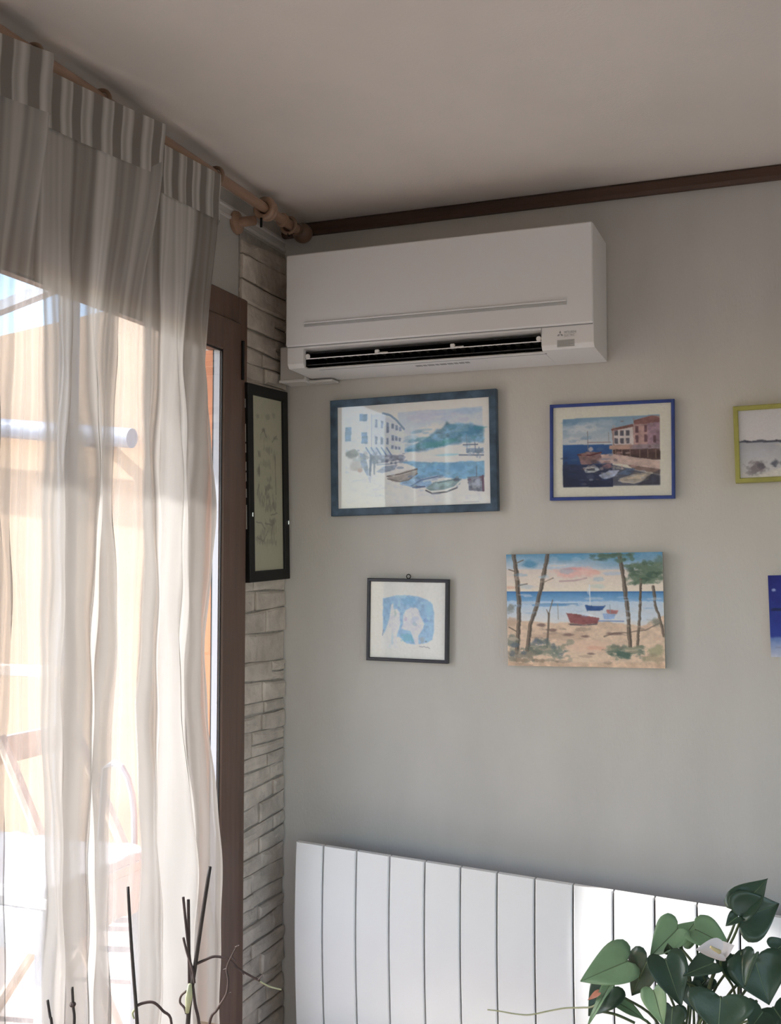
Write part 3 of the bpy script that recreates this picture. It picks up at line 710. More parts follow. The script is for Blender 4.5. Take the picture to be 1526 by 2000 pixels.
dabs(cv,22,560,1110,700,880,[(150,170,190),(100,120,150),(196,200,206),(120,116,118)],24,9,.6)
dabs(cv,14,1150,1285,540,620,[(100,120,146),(160,172,186)],14,10,.7); dabs(cv,14,1160,1285,770,880,[(84,90,108),(150,156,168),(110,84,98)],14,12,.7)
dabs(cv,16,230,1200,880,960,[(196,200,212),(212,212,216)],70,16,.5); dabs(cv,14,640,1270,240,340,[(170,182,204),(200,200,206),(188,184,200)],70,18,.4)
picture('framed_picture',[(643,783),(970,758),(971,998),(648,1008)],'y',.024,.021,M['blue'],cv,GAIN,'large harbour watercolour in a dark blue stained frame')
# --- fishing port print in cobalt frame
cv=Canvas(230,190,[(103,107),(848,72),(837,668),(95,680)],(196,192,180),9)
A=[(164,182),(768,152),(762,595),(160,610)]
def inA(f): return f
cv.grad([(164,182),(768,152),(765,340),(163,350)],(112,140,164),(176,180,184),1,.5,1)
cv.blob((300,240),150,40,(186,188,190),.8); cv.blob((420,205),120,25,(160,172,182),.6); cv.blob((210,205),60,25,(84,118,152),.6); cv.blob((260,320),120,30,(186,182,184),.7)
cv.grad([(163,345),(470,342),(470,610),(160,612)],(52,88,138),(28,36,64),1,.4,1)
cv.poly([(160,470),(470,470),(762,540),(762,597),(160,612)],(44,48,70),.75,.3,3)
cv.line([(318,330),(460,328)],(140,120,124),.012,.8); cv.line([(317,260),(319,380)],(120,112,118),.008,.8); cv.line([(448,265),(450,330)],(130,128,130),.008,.7)
cv.poly([(468,240),(605,215),(612,190),(720,158),(768,160),(765,430),(480,420)],(148,124,120),1,.2,1)
cv.poly([(482,255),(600,232),(605,345),(482,345)],(190,180,178),1,.1,1); cv.poly([(605,235),(700,220),(700,340),(605,345)],(166,136,132),1,.2,1); cv.poly([(690,200),(768,185),(765,345),(690,345)],(142,118,130),1,.25,1)
cv.poly([(465,245),(600,212),(606,228),(468,256)],(110,76,72),1,.2,1); cv.poly([(605,190),(720,158),(770,172),(768,200),(610,218)],(122,86,84),1,.2,1)
for x in (495,532,568):
    for y,hh in ((270,34),(320,34)): cv.poly([(x-11,y-hh/2),(x+11,y-hh/2),(x+11,y+hh/2),(x-11,y+hh/2)],(82,80,92),.95,.2,1)
for x,y in ((625,310),(680,305),(625,250),(680,245),(735,310)): cv.poly([(x-9,y-26),(x+9,y-26),(x+9,y+20),(x-9,y+20)],(92,66,74),.9,.2,1)
cv.poly([(450,350),(590,342),(570,375),(450,372)],(170,140,128),1,.15,1); cv.poly([(600,345),(765,340),(765,372),(590,376)],(132,118,126),1,.2,1)
cv.poly([(470,375),(765,370),(765,440),(600,432),(470,410)],(72,54,54),.95,.4,1,.02)
for x in (490,530,580,640,690,740): cv.line([(x,375),(x,425)],(150,128,118),.008,.6)
cv.poly([(320,420),(460,400),(765,445),(763,500),(560,470),(400,455)],(182,160,152),1,.15,1,.01); cv.poly([(560,470),(763,498),(762,530),(600,500)],(112,90,86),.9,.3,1)
cv.poly([(255,405),(310,388),(400,392),(400,440),(330,470),(272,470)],(122,98,98),1,.35,1,.01); cv.line([(255,408),(330,412),(400,392)],(84,44,48),.016,.9); cv.blob((335,375),16,18,(190,174,168),.8); cv.blob((420,445),50,24,(176,152,148),.8)
cv.blob((440,480),34,20,(150,112,114),.8)
cv.poly([(285,490),(375,482),(388,505),(350,522),(300,520)],(160,164,168),1,.2,1); cv.poly([(305,498),(360,492),(360,508),(315,510)],(70,72,84),.9,.2,1); cv.blob((330,545),40,24,(74,82,108),.7)
cv.poly([(380,540),(450,505),(510,505),(480,545),(420,565)],(150,156,174),.95,.35,1,.02); cv.poly([(500,530),(560,490),(612,495),(570,535)],(88,104,130),.95,.3,1,.02)
cv.poly([(505,560),(600,530),(715,515),(690,560),(600,588),(525,585)],(150,140,130),1,.2,1); cv.poly([(540,560),(610,538),(680,530),(640,560)],(186,172,152),.9,.1,1); cv.line([(505,572),(600,588),(690,562)],(176,170,160),.012,.8)
cv.poly([(690,540),(765,500),(762,597),(620,600)],(48,48,60),.6,.3,3)
cv.line([(770,150),(764,597)],(196,192,180),.001,0)
dabs(cv,24,165,460,350,600,[(36,60,104),(60,92,140),(40,44,66),(80,100,130)],26,9,.5)
dabs(cv,24,260,600,390,500,[(170,140,132),(110,84,84),(190,176,170),(90,84,96)],16,9,.6)
dabs(cv,26,290,750,480,595,[(150,156,168),(70,74,92),(120,110,104),(60,64,84),(176,168,156)],20,8,.6)
dabs(cv,22,475,762,170,430,[(120,96,94),(170,150,146),(100,76,80),(150,122,128)],12,10,.5); dabs(cv,14,170,470,185,330,[(140,160,176),(190,190,192),(110,138,164)],40,14,.5)
picture('framed_picture',[(1075,790),(1320,779),(1316,973),(1073,978)],'y',.018,.0085,M['cobalt'],cv,GAIN,'fishing port print with wide cream mount in a thin cobalt blue frame')
# --- beach drawing in lime frame (runs out of the photograph)
cv=Canvas(150,110,[(1262,152),(1866,112),(1866,530),(1265,540)],(190,184,184),13)
cv.grad([(1262,152),(1866,112),(1866,320),(1262,330)],(186,182,184),(194,188,188),1,.5,1)
cv.grad([(1262,330),(1866,322),(1866,540),(1262,545)],(158,158,164),(190,186,184),1,.6,2)
cv.poly([(1262,332),(1300,320),(1340,328),(1400,318),(1440,325),(1500,320),(1560,326),(1560,334),(1262,336)],(70,70,82),1,.3,1)
cv.poly([(1480,345),(1866,330),(1866,400),(1600,380)],(186,176,164),.7,.2,2); cv.blob((1380,400),120,30,(172,172,178),.6)
cv.blob((1370,480),75,42,(112,104,108),.9,2,.8); cv.blob((1400,470),30,22,(84,80,88),.7); cv.blob((1480,455),34,22,(84,86,98),.9); cv.blob((1545,455),50,22,(108,106,114),.85); cv.blob((1330,505),40,18,(130,122,124),.7); cv.blob((1650,470),90,34,(120,116,120),.8)
cv.poly([(1420,510),(1520,480),(1866,500),(1866,540),(1300,545)],(200,194,186),.85,.1,2)
picture('framed_picture',[(1437,796),(1640,777),(1638,937),(1432,941)],'y',.028,.012,M['lime'],cv,GAIN,'beach drawing in a lime green frame at the right edge')
# --- small blue wash drawing in charcoal frame
cv=Canvas(170,170,[(230,205),(1275,212),(1278,1305),(238,1265)],(207,205,200),17)
cv.poly([(405,450),(560,410),(760,400),(900,420),(1010,460),(1085,520),(1110,640),(1112,900),(1090,1020),(1020,1060),(860,1080),(740,1070),(640,980),(420,960)],(140,174,204),.95,.12,2,.01)
cv.blob((760,480),130,70,(118,164,196),.8); cv.blob((1040,600),60,120,(140,182,216),.7); cv.blob((760,990),120,70,(116,170,188),.85)
cv.poly([(400,980),(450,890),(500,730),(520,540),(545,510),(560,600),(600,590),(640,640),(650,800),(630,880),(600,1000),(620,1130),(400,1130)],(206,204,208),.95,.05,2,.008)
cv.poly([(400,980),(470,900),(560,900),(600,1140),(400,1150)],(206,205,204),.95,.03,2)
cv.poly([(690,680),(720,610),(790,572),(860,575),(900,600),(920,680),(980,800),(960,870),(900,960),(900,1080),(860,1080),(790,900),(700,880),(660,860),(690,800)],(204,202,208),.95,.05,2,.008)
cv.blob((580,650),26,60,(168,184,180),.8); cv.blob((725,730),26,34,(184,176,188),.8); cv.blob((850,740),60,60,(180,188,204),.8); cv.blob((850,800),40,34,(158,178,186),.7); cv.blob((1000,750),36,46,(120,150,196),.6)
cv.blob((960,1010),64,54,(150,164,176),.9); cv.blob((1005,1040),24,18,(108,124,132),.8); cv.line([(410,960),(420,880)],(112,128,156),.012,.7)
cv.blob((545,1010),20,100,(180,196,204),.7); cv.blob((510,1100),28,26,(196,206,212),.7)
cv.line([(918,1110),(960,1118),(980,1110),(1010,1125),(1030,1118),(1060,1138)],(150,148,156),.010,.8)
pt,R=picture('framed_picture',[(715,1128.5),(875,1132),(875,1296.5),(717,1290)],'y',.020,.0095,M['navy'],cv,GAIN,'small square blue wash drawing in a thin charcoal frame')
part('hanging_ring',MB().torus(R.M(0,R.H/2+.006,.008),.006,.0013,'y',14,6),M['black'],pt)
# --- pine beach painting on stretched canvas
cv=Canvas(290,215,[(80,90),(905,75),(905,690),(88,668)],(198,186,170),23)
cv.grad([(80,90),(905,75),(905,180),(80,170)],(84,128,158),(170,176,182),1,.7,2); cv.grad([(80,170),(905,170),(905,290),(80,286)],(190,178,170),(204,192,176),1,.4,2)
cv.blob((200,140),60,24,(78,126,156),.8); cv.blob((400,110),150,18,(96,140,168),.7); cv.blob((350,150),120,16,(176,184,190),.6)
cv.blob((440,185),130,36,(200,160,154),.85); cv.blob((430,165),50,12,(190,132,132),.7); cv.blob((540,185),40,14,(198,150,140),.7); cv.line([(360,232),(440,228),(500,215)],(168,142,144),.016,.8)
cv.blob((640,190),60,12,(160,172,186),.7); cv.blob((560,258),50,16,(176,184,176),.7); cv.blob((110,265),40,12,(196,158,138),.7); cv.blob((120,130),40,40,(150,170,182),.5)
cv.grad([(80,286),(905,286),(905,345),(80,340)],(78,122,164),(122,156,186),1,.5,1); cv.line([(80,288),(905,290)],(64,104,150),.012,.8)
cv.grad([(80,335),(905,340),(905,470),(80,450)],(164,180,196),(196,192,188),1,.5,2,.02)
cv.blob((310,355),130,10,(84,128,170),.8); cv.line([(240,352),(450,350)],(90,126,160),.010,.7); cv.blob((200,345),60,10,(140,160,180),.7); cv.blob((760,420),90,30,(180,190,200),.7)
# sand
cv.poly([(80,430),(200,440),(330,450),(600,440),(780,470),(860,430),(905,410),(905,690),(80,670)],(188,166,146),1,.12,3,.03)
cv.blob((400,520),180,30,(170,146,128),.7); cv.blob((500,570),150,40,(196,168,148),.8); cv.blob((480,640),140,35,(198,176,154),.8); cv.blob((540,580),60,14,(192,146,126),.6)
for x,y,rx,ry in ((410,510,40,10),(490,520,34,9),(260,460,36,10),(640,508,60,10),(310,485,40,10),(520,610,30,7),(440,455,50,6)): cv.blob((x,y),rx,ry,(112,92,88),.75)
cv.line([(590,520),(640,505),(720,500),(800,485),(880,455)],(104,92,84),.012,.7,.02)
# boats
cv.poly([(392,398),(430,402),(480,408),(565,425),(555,452),(480,458),(412,448)],(128,84,84),1,.15,1); cv.poly([(430,392),(500,398),(560,420),(480,412)],(190,196,206),.9,.1,1); cv.line([(412,458),(480,462),(550,456)],(84,76,84),.012,.8)
cv.poly([(488,355),(540,362),(598,360),(580,385),(500,388)],(60,86,130),1,.15,1); cv.line([(515,250),(517,358)],(196,198,200),.008,.9); cv.blob((510,280),10,22,(200,202,204),.5)
cv.poly([(600,380),(665,385),(655,405),(605,402)],(160,106,104),.9,.2,1); cv.poly([(580,400),(650,405),(640,430),(590,432)],(130,152,184),.9,.2,1); cv.line([(620,355),(622,400)],(120,140,150),.007,.7); cv.line([(560,440),(690,442)],(96,120,164),.012,.7)
# trees
tr=(104,92,82)
def trunk(pts,w0,c=tr): cv.line(pts,c,w0,.85,.012); cv.line([(x+4,y) for x,y in pts],(70,66,62),w0*.35,.7,.01)
trunk([(122,95),(135,200),(148,330),(145,480),(135,600)],.040); trunk([(298,92),(275,210),(245,340),(205,460),(190,590)],.036)
for a in (((140,255),(190,245)),((125,180),(95,170)),((280,235),(325,215)),((130,490),(95,470)),((128,140),(170,120)),((250,350),(238,390))): cv.line(a,tr,.010,.85)
cv.line([(302,400),(298,480),(290,575)],tr,.018,.9); cv.line([(300,405),(322,330)],tr,.009,.8); cv.line([(290,380),(302,410)],tr,.008,.8); cv.line([(348,350),(350,430)],(130,130,128),.007,.8)
trunk([(678,100),(695,220),(712,380),(724,570)],.036); trunk([(785,240),(778,380),(762,570)],.022); trunk([(850,260),(860,360),(885,440),(900,520)],.022)
for x,y,rx,ry in ((640,95,110,18),(790,160,66,40),(860,165,50,50),(760,215,56,34),(840,220,70,30),(800,190,90,50),(880,120,30,25),(690,120,50,20)): cv.blob((x,y),rx,ry,(92,108,92),.85,2.2,.9)
for x,y,rx,ry in ((770,180,34,18),(850,200,36,18),(800,225,40,12),(650,90,60,10)): cv.blob((x,y),rx,ry,(66,84,74),.7,2.2,.9)
cv.blob((850,115),70,24,(100,132,152),.35); trunk([(785,225),(778,380)],.020)
for x,y,rx,ry,c in ((250,550,50,24,(78,94,112)),(300,590,110,40,(104,112,102)),(170,610,100,34,(110,108,98)),(350,600,60,34,(112,122,114)),(110,540,40,40,(106,112,106)),(720,600,110,34,(82,100,90)),(690,610,60,24,(72,92,84)),(850,600,60,40,(142,140,112)),(860,450,50,26,(110,112,104)),(100,370,30,30,(116,118,112)),(110,440,36,24,(170,146,128)),(840,640,80,22,(150,138,114)),(200,640,110,14,(130,114,98))): cv.blob((x,y),rx,ry,c,.75,2,1.)
cv.poly([(80,650),(905,660),(905,690),(80,672)],(186,158,134),.6,.2,3)
dabs(cv,40,90,900,460,670,[(170,146,126),(200,178,156),(150,128,112),(190,160,140),(120,104,94)],34,9,.5)
dabs(cv,30,90,420,540,650,[(96,104,96),(120,124,112),(84,96,108),(140,132,116)],22,14,.6); dabs(cv,20,600,820,570,640,[(74,92,84),(100,112,98),(130,128,108)],20,12,.6)
dabs(cv,30,700,900,110,250,[(84,102,86),(110,124,104),(66,82,72)],18,12,.7); dabs(cv,20,520,740,85,120,[(88,104,90),(70,90,84)],22,9,.6); dabs(cv,24,90,880,300,430,[(150,170,190),(190,192,194),(120,150,180)],40,7,.5)
dabs(cv,22,90,700,100,270,[(190,180,176),(150,172,186),(204,184,170),(120,156,178)],46,12,.45)
c=[on_y(p[0],p[1],D-.022) for p in ((989.7,1083),(1297,1078),(1297,1305.5),(991.5,1300))]
R=Rect(c,(0,-1,0)); R.c=R.c-R.n*.022
cp=thing('canvas_painting',tuple(R.M(0,-R.H/2,.002)),'unframed beach painting with tall pines and boats on stretched canvas','painting','pictures hung on the back wall')
part('canvas_edge',slab(R,R.W/2,R.H/2,.003,.0205),M['rawcanvas'],cp)
sheet('painted_face',R,R.W/2,R.H/2,.0212,cv,GAIN,cp,M['canvas'])
# --- deep blue panel running out of the photograph
cv=Canvas(90,110,[(1478,200),(1920,190),(1910,630),(1455,625)],(40,52,120),31)
cv.grad([(1470,195),(1925,185),(1920,540),(1455,545)],(30,34,98),(44,60,132),1,.5,2); cv.grad([(1450,520),(1925,520),(1925,640),(1450,640)],(96,116,160),(178,176,182),1,.5,4,.03)
cv.blob((1520,375),60,10,(24,34,60),.8); cv.blob((1505,275),14,10,(160,170,200),.8); cv.blob((1640,330),110,30,(26,40,84),.7); cv.line([(1490,572),(1600,575)],(120,124,150),.02,.7)
c=[on_y(p[0],p[1],D-.014) for p in ((1508,1125),(1668,1120),(1662,1285),(1499,1282))]
R=Rect(c,(0,-1,0)); R.c=R.c-R.n*.014
cp=thing('canvas_painting',tuple(R.M(0,-R.H/2,.002)),'deep blue seascape panel without frame at the right edge','painting','pictures hung on the back wall')
part('panel_edge',slab(R,R.W/2,R.H/2,.003,.0135),M['white_edge'],cp)
sheet('painted_face',R,R.W/2,R.H/2,.0140,cv,GAIN,cp,M['paint'])
# --- tall ink drawing on the stone cladding
cv=Canvas(80,250,[(180,150),(455,235),(425,1855),(165,1870)],(108,106,92),41)
ink=(70,68,62)
for x,y,rx,ry,al in ((240,380,20,24,.5),(320,390,40,30,.45),(380,380,24,40,.4),(285,520,16,20,.7),(290,600,60,50,.25),(385,610,20,16,.6),(320,720,46,40,.5),(245,760,14,34,.7),(380,790,20,60,.4),(240,930,20,50,.85),(300,860,50,40,.4),(330,1010,26,30,.5),(320,1090,34,34,.8),(300,1180,56,60,.75),(320,1270,60,50,.6),(360,1250,20,60,.4),(235,1150,18,100,.45),(340,1410,44,30,.7),(330,1480,60,80,.4),(230,1580,40,40,.5),(330,1600,60,40,.5),(260,1510,26,50,.5)): cv.blob((x,y),rx,ry,ink,al*.8,2,1.3)
for a in (((400,590),(375,620),(360,640)),((240,860),(240,930),(238,980)),((215,1150),(235,1060)),((205,1410),(250,1420),(275,1470)),((330,1350),(385,1335)),((210,1560),(260,1590),(300,1500)),((330,1530),(350,1400)),((380,780),(380,1160)),((280,1420),(340,1450)),((310,600),(285,510),(270,560))): cv.line(a,ink,.008,.7,.02)
pt,R=picture('tall_picture',[(487,747),(567,768),(562.5,1130),(487,1139)],'x',.030,.030,M['black'],cv,(3.0,3.0,2.95),'tall narrow ink drawing in a black lacquer frame on the stone cladding',glass=True,group=None)
for b in (-.55,-.48,-.38,-.2,-.02,.1,.3,.42,.52,.8):
    q=R.M(-R.W/2-.0006,b*R.H/2*.9+.02,.014); part('inlay',MB().box(q[0]-.008,q[0]+.008,q[1]-.0008,q[1]+.0012,q[2]-.012,q[2]+.012),M['shell'],pt)
for s_ in (-1,1):
    q=R.M(s_*(R.W/2-.012),-R.H*.16 if s_<0 else -R.H*.20,.031); part('clip',MB().bbox(q[0]-.002,q[0]+.004,q[1]-.003,q[1]+.003,q[2]-.006,q[2]+.006,.001),M['silver'],pt)


# ------------------------------------------------------------------ bench with boarded backrest
BY=2.745
def bprof(z,y0=BY):                                              # curved section of the backrest
    u=(.86-z)/.36
    return y0+.010-.030*u+.026*u*u-.012*max(0,u-1)**2
lines=[575,628.5,693.5,758.5,827.5,897.5,969,1043,1118,1197,1278,1361]
bx=[on_y(p,1650+(p-575)*.1525,BY)[0] for p in lines]
pitch=(bx[-1]-bx[1])/10
while bx[-1]<.95: bx.append(bx[-1]+pitch)
ztop=lambda x: .8615-.0520*(x-bx[0])
bench=thing('bench',((bx[0]+bx[-1])/2,2.55,0),'white painted bench with a tall boarded backrest below the pictures','bench')
for i in range(len(bx)-1):
    a=bx[i]+(.0022 if i else 0); b=bx[i+1]-.0022; n=16; vs_=[]
    for k in range(n+1):
        f=k/n
        for x,e in ((a,.0),(a+.0025,-.0025),(b-.0025,-.0025),(b,.0)):
            zz=.315+(ztop(x)-.315)*f; y=bprof(zz)
            vs_.append((x,y+.0025+e,zz))
        for x in (b,a):
            zz=.315+(ztop(x)-.315)*f; vs_.append((x,bprof(zz)+.018,zz))
    fs=[(k*6+j,k*6+(j+1)%6,(k+1)*6+(j+1)%6,(k+1)*6+j) for k in range(n) for j in range(6)]+[tuple(range(6)),tuple(range(n*6,n*6+6))]
    auto_smooth(part('board',MB().add(vs_,fs),M['benchw'],bench),25)
vs_=[];n=14
for k in range(n+1):
    f=k/n
    for x in (bx[0]+.01,bx[-1]-.01):
        for dy in (.0185,.032):
            zz=.315+(ztop(x)-.012-.315)*f; vs_.append((x,bprof(zz)+dy,zz))
part('back_panel',MB().add(vs_,[(k*4+a,k*4+b,k*4+4+b,k*4+4+a) for k in range(n) for a,b in ((0,1),(1,3),(3,2),(2,0))]+[(0,1,3,2),(n*4,n*4+1,n*4+3,n*4+2)]),M['benchd'],bench)
part('seat',MB().bbox(bx[0],bx[-1],2.45,2.765,.285,.315,.006),M['benchw'],bench)
part('seat_box',MB().bbox(bx[0]+.02,bx[-1]-.02,2.48,2.765,.06,.285,.004),M['benchw'],bench)
for x in (bx[0]+.06,bx[-1]-.06):
    for y in (2.51,2.72): part('leg',MB().bbox(x-.03,x+.03,y-.03,y+.03,0,.06,.003),M['benchw'],bench)

# ------------------------------------------------------------------ table below the frame, carrying the plants
M['tablew']=mat('table_wood',(.42,.30,.20),.45,.2,4,stretch=(.5,6,6))
TZ=.735
tb=thing('dining_table',(-.35,1.45,0),'wooden dining table standing in front of the white bench','table')
part('table_top',MB().bbox(-1.12,.55,1.0,1.90,TZ-.03,TZ,.005),M['tablew'],tb)
part('apron',MB().box(-1.04,.47,1.08,1.10,TZ-.11,TZ-.03).box(-1.04,.47,1.80,1.82,TZ-.11,TZ-.03).box(-1.04,-1.02,1.10,1.80,TZ-.11,TZ-.03).box(.45,.47,1.10,1.80,TZ-.11,TZ-.03),M['tablew'],tb)
for x in (-1.02,.45):
    for y in (1.10,1.80): part('leg',MB().bbox(x-.03,x+.03,y-.03,y+.03,0,TZ-.03,.004),M['tablew'],tb)

M['pot']=mat('pot_glaze',(.55,.50,.45),.35,.05,8)
M['soil']=mat('soil',(.05,.035,.025),.95,.4,60,.5,80)
M['stake']=mat('dark_stake',(.022,.016,.015),.6,.3,40)
M['twig']=mat('dark_twig',(.055,.035,.032),.7,.3,60)
M['shoot']=mat('pale_shoot',(.52,.54,.36),.5,.1,40,trans=.3)
M['leaf']=mat('anthurium_leaf',(.048,.088,.056),.30,.25,10,.1,40,spec=.5,trans=.22)
M['leafl']=mat('anthurium_sunlit_young_leaf',(.29,.45,.27),.3,.2,10,.1,40,spec=.5,trans=.45)  # sunlight on the younger leaves is mixed into this brighter green
M['petiole_pale']=mat('leaf_rib',(.10,.16,.08),.4,.1,30)
M['petiole']=mat('leaf_stalk',(.06,.09,.035),.5,.2,30)
M['spathe']=mat('white_spathe',(.80,.76,.77),.4,.04,20,trans=.3)
M['spadix']=mat('spadix',(.62,.52,.28),.6)
M['redspot']=mat('withered_red',(.42,.17,.11),.6,.3,60)
def pot(root,c,r,h,name='pot'):
    p=part(name,MB().lathe([(.0,0),(r*.74,0),(r*.78,.004),(r*.98,h-.02),(r*1.06,h-.018),(r*1.06,h),(r*.96,h),(r*.94,h-.016),(0,h-.018)],(c[0],c[1],TZ),'z',28),M['pot'],root); auto_smooth(p,40)
    part('soil',MB().lathe([(0,h-.022),(r*.93,h-.022),(r*.90,h-.010),(r*.4,h-.004),(0,h-.003)],(c[0],c[1],TZ),'z',20),M['soil'],root)

# --- bare stems and stakes on the left
def P3(p,y): return on_y(p[0],p[1],y)
def curve(pl,y,dy=0.):
    n=len(pl); return [P3(p,y+dy*i/(max(1,n-1))) for i,p in enumerate(pl)]
def smoothpts(ps,n=6):
    ps=[np.array(p) for p in ps]; out=[]
    for i in range(len(ps)-1):
        p0=ps[max(0,i-1)];p1=ps[i];p2=ps[i+1];p3=ps[min(len(ps)-1,i+2)]
        for k in range(n):
            t=k/n; out.append(.5*((2*p1)+(-p0+p2)*t+(2*p0-5*p1+4*p2-p3)*t*t+(-p0+3*p1-3*p2+p3)*t**3))
    return out+[ps[-1]]
def down(pl,y,target):
    """a stake continued below the frame into the soil"""
    q=[P3(p,y) for p in pl]; 
    return q+[np.array(target)]
def tap(n,a,b): return [a+(b-a)*i/(n-1) for i in range(n)]
YT=1.52
def twig(root,name,pl,r0,r1,y=YT,dy=0.,m='twig',extra=None):
    ps=curve(pl,y,dy)
    if extra is not None: ps=ps+[np.array(extra)]
    ps=smoothpts(ps,5); return part(name,MB().tube(ps,tap(len(ps),r0,r1),7),M[m],root,True)
def potted(cpx,y,label,r=.036,h=.09):
    c=P3((cpx,2000),y); t=thing('orchid_pot',(c[0],y,TZ),label,'potted plant','bare potted stems on the table'); pot(t,(c[0],y),r,h); return t,(c[0],y,TZ+h-.02)
pA,sA=potted(125,1.47,'two short dark stakes at the bottom left in front of the curtain')
twig(pA,'stake',[(93,1953),(98,1985),(101,2000)],.0022,.0024,1.47,0,'stake',(sA[0]-.012,sA[1],sA[2]))
s_=twig(pA,'stake',[(141,1928),(143,1965),(145,2000)],.0022,.0024,1.47,0,'stake',(sA[0]+.012,sA[1],sA[2]))
kq=P3((142,1962),1.47); part('knot',MB().lathe([(0,-.004),(.004,-.003),(.0055,0),(.004,.003),(0,.004)],kq,'z',8),M['twig'],s_)
pB,sB=potted(278,1.50,'tall thin dark stake and arched stem in front of the sheer curtain')
twig(pB,'stake',[(250,1732),(257,1850),(268,2000)],.0024,.0032,1.50,0,'stake',(sB[0]-.005,sB[1],sB[2]))
twig(pB,'stem',[(264,1966),(280,1959),(300,1958),(318,1974),(335,2000)],.0024,.002,1.50,.03,'twig',(sB[0]+.03,sB[1]+.02,sB[2]))
twig(pB,'shoot',[(266,1969),(259,1978),(262,1990)],.0022,.0014,1.50,0,'shoot')
pC,sC=potted(385,1.54,'cluster of dark stakes with thorny twigs beside the brown door frame')
twig(pC,'stake',[(410,1693),(385,1860),(367,2000)],.0030,.0040,1.54,0,'stake',(sC[0]-.01,sC[1],sC[2]))
twig(pC,'stem',[(358,1752),(366,1830),(374,1900),(381,1960),(389,2000)],.0022,.0026,1.55,0,'twig',(sC[0]+.006,sC[1]+.01,sC[2]))
twig(pC,'stem',[(368,1757),(369,1840),(370,1925),(368,2000)],.0026,.0026,1.56,0,'twig',(sC[0],sC[1]+.015,sC[2]))
twig(pC,'stem',[(358,1831),(366,1862),(376,1893),(380,1920)],.0020,.0022,1.535,0,'twig')
tw=twig(pC,'twig',[(381,1884),(398,1876),(420,1868),(446,1874),(466,1892),(486,1904),(508,1916)],.0023,.0016,1.54,.04,'twig')
twig(pC,'shoot',[(506,1915),(525,1926),(550,1933)],.0017,.0012,1.58,.02,'shoot')
t2_=twig(pC,'twig',[(464,1846),(452,1868),(443,1892),(446,1915),(442,1942),(424,1972),(409,2000)],.0010,.0026,1.52,0,'twig',(sC[0]+.02,sC[1]-.01,sC[2]))
for q,(a,b) in enumerate((((452,1868),(461,1878)),((443,1892),(436,1894)),((443,1942),(452,1938)),((470,1894),(477,1904)),((505,1914),(513,1904)),((460,1850),(468,1846)))):
    part('thorn',MB().tube([P3(a,1.52 if q in (0,1,2,5) else 1.56),P3(b,1.52 if q in (0,1,2,5) else 1.56)],[.0014,.0006],6),M['twig'],t2_ if q in (0,1,2,5) else tw)
twig(pC,'pale_stem',[(364,1936),(354,1945),(352,1958),(360,1968),(364,1980)],.0018,.0018,1.535,0,'twig')
cs=part('pale_clip',MB().tube([P3((371,1922),1.532),P3((369,1948),1.532),P3((366,1978),1.532)],[.003,.0058,.003],8),M['shoot'],pC,True)

# --- anthurium on the right
YA=1.76
ca=P3((1345,2000),YA)
an=thing('anthurium',(ca[0],YA,TZ),'leafy green anthurium with one white flower in front of the white bench','potted plant')
pot(an,(ca[0],YA),.085,.115)
CR=np.array([ca[0],YA,TZ+.10])
def leaf_mesh(base,tip,wd,nrm,cup=.25,droop=.15):
    """heart shaped blade from the stalk joint to the tip"""
    base=np.array(base);tip=np.array(tip); L=np.linalg.norm(tip-base); a=(tip-base)/L
    n=np.array(nrm,float); n-=a*n.dot(a); n/=np.linalg.norm(n); b=np.cross(n,a)
    nu,nv=14,8; vs_=[]
    EO=[(0,-.01,.03),(.08,-.13,.15),(.17,-.17,.31),(.28,-.09,.44),(.40,.08,.50),(.54,.28,.475),(.68,.48,.385),(.80,.66,.265),(.90,.82,.14),(1,1,0)]
    ts=[e[0] for e in EO]
    for i in range(nu+1):
        t=i/nu; ea=np.interp(t,ts,[e[1] for e in EO]); ew=np.interp(t,ts,[e[2] for e in EO])
        for j in range(-nv//2,nv//2+1):
            q=j/(nv/2); k=abs(q)
            al=t*(1-k**1.3)+ea*k**1.3; wd_=ew*wd*q
            rip=.026*L*math.sin(10*t+2.5*q)*k
            p=base+a*(al*L)+b*wd_+n*(cup*wd*.5*(q*q)*ew*2-droop*L*max(0,al)**2+rip-.02*wd*(1-min(1,k*5)))
            vs_.append(p)
    m=nv+1
    return MB().add(vs_,[(i*m+j,i*m+j+1,(i+1)*m+j+1,(i+1)*m+j) for i in range(nu) for j in range(nv)])
def Z2(x,y,d=0.): return on_y(900+x/2.4377,1680+y/2.4377,YA+d)
def aleaf(base,tip,wpx,nrm,d0=0.,d1=0.,m='leaf',cup=.25,droop=.12,stem=True,label=None):
    B=Z2(*base,d0);T=Z2(*tip,d1); wd=wpx/2.4377/F*1.83
    o=part('leaf',leaf_mesh(B,T,wd,nrm,cup,droop),M[m],an,True)
    sd=o.modifiers.new('thick','SOLIDIFY'); sd.thickness=.0008; sd.offset=0
    mids=[np.array(v.co)+OFF[an.name] for v in o.data.vertices][4::9]; nn=np.array(nrm,float)/np.linalg.norm(nrm)
    part('midrib',MB().tube([p+nn*.0006 for p in mids[:-1]],tap(len(mids)-1,.0011,.0004),5),M['petiole_pale'],o,True)
    if stem:
        mid=(B+CR)/2+np.array([random.uniform(-.012,.012),random.uniform(.0,.02),.012])
        e=CR+np.array([random.uniform(-.02,.02),random.uniform(-.02,.02),0])
        ps=smoothpts([B,B*.75+mid*.25+np.array([0,.006,-.006]),mid,e],5)
        part('petiole',MB().tube(ps,tap(len(ps),.0016,.0024),6),M['petiole'],o,True)
    return o
aleaf((795,480),(568,572),205,(-.2,-.75,.6),.0,-.02,'leafl',.18,.05)
aleaf((1035,325),(900,455),170,(-.1,-.7,.7),.05,.03,'leafl',.22,.05)
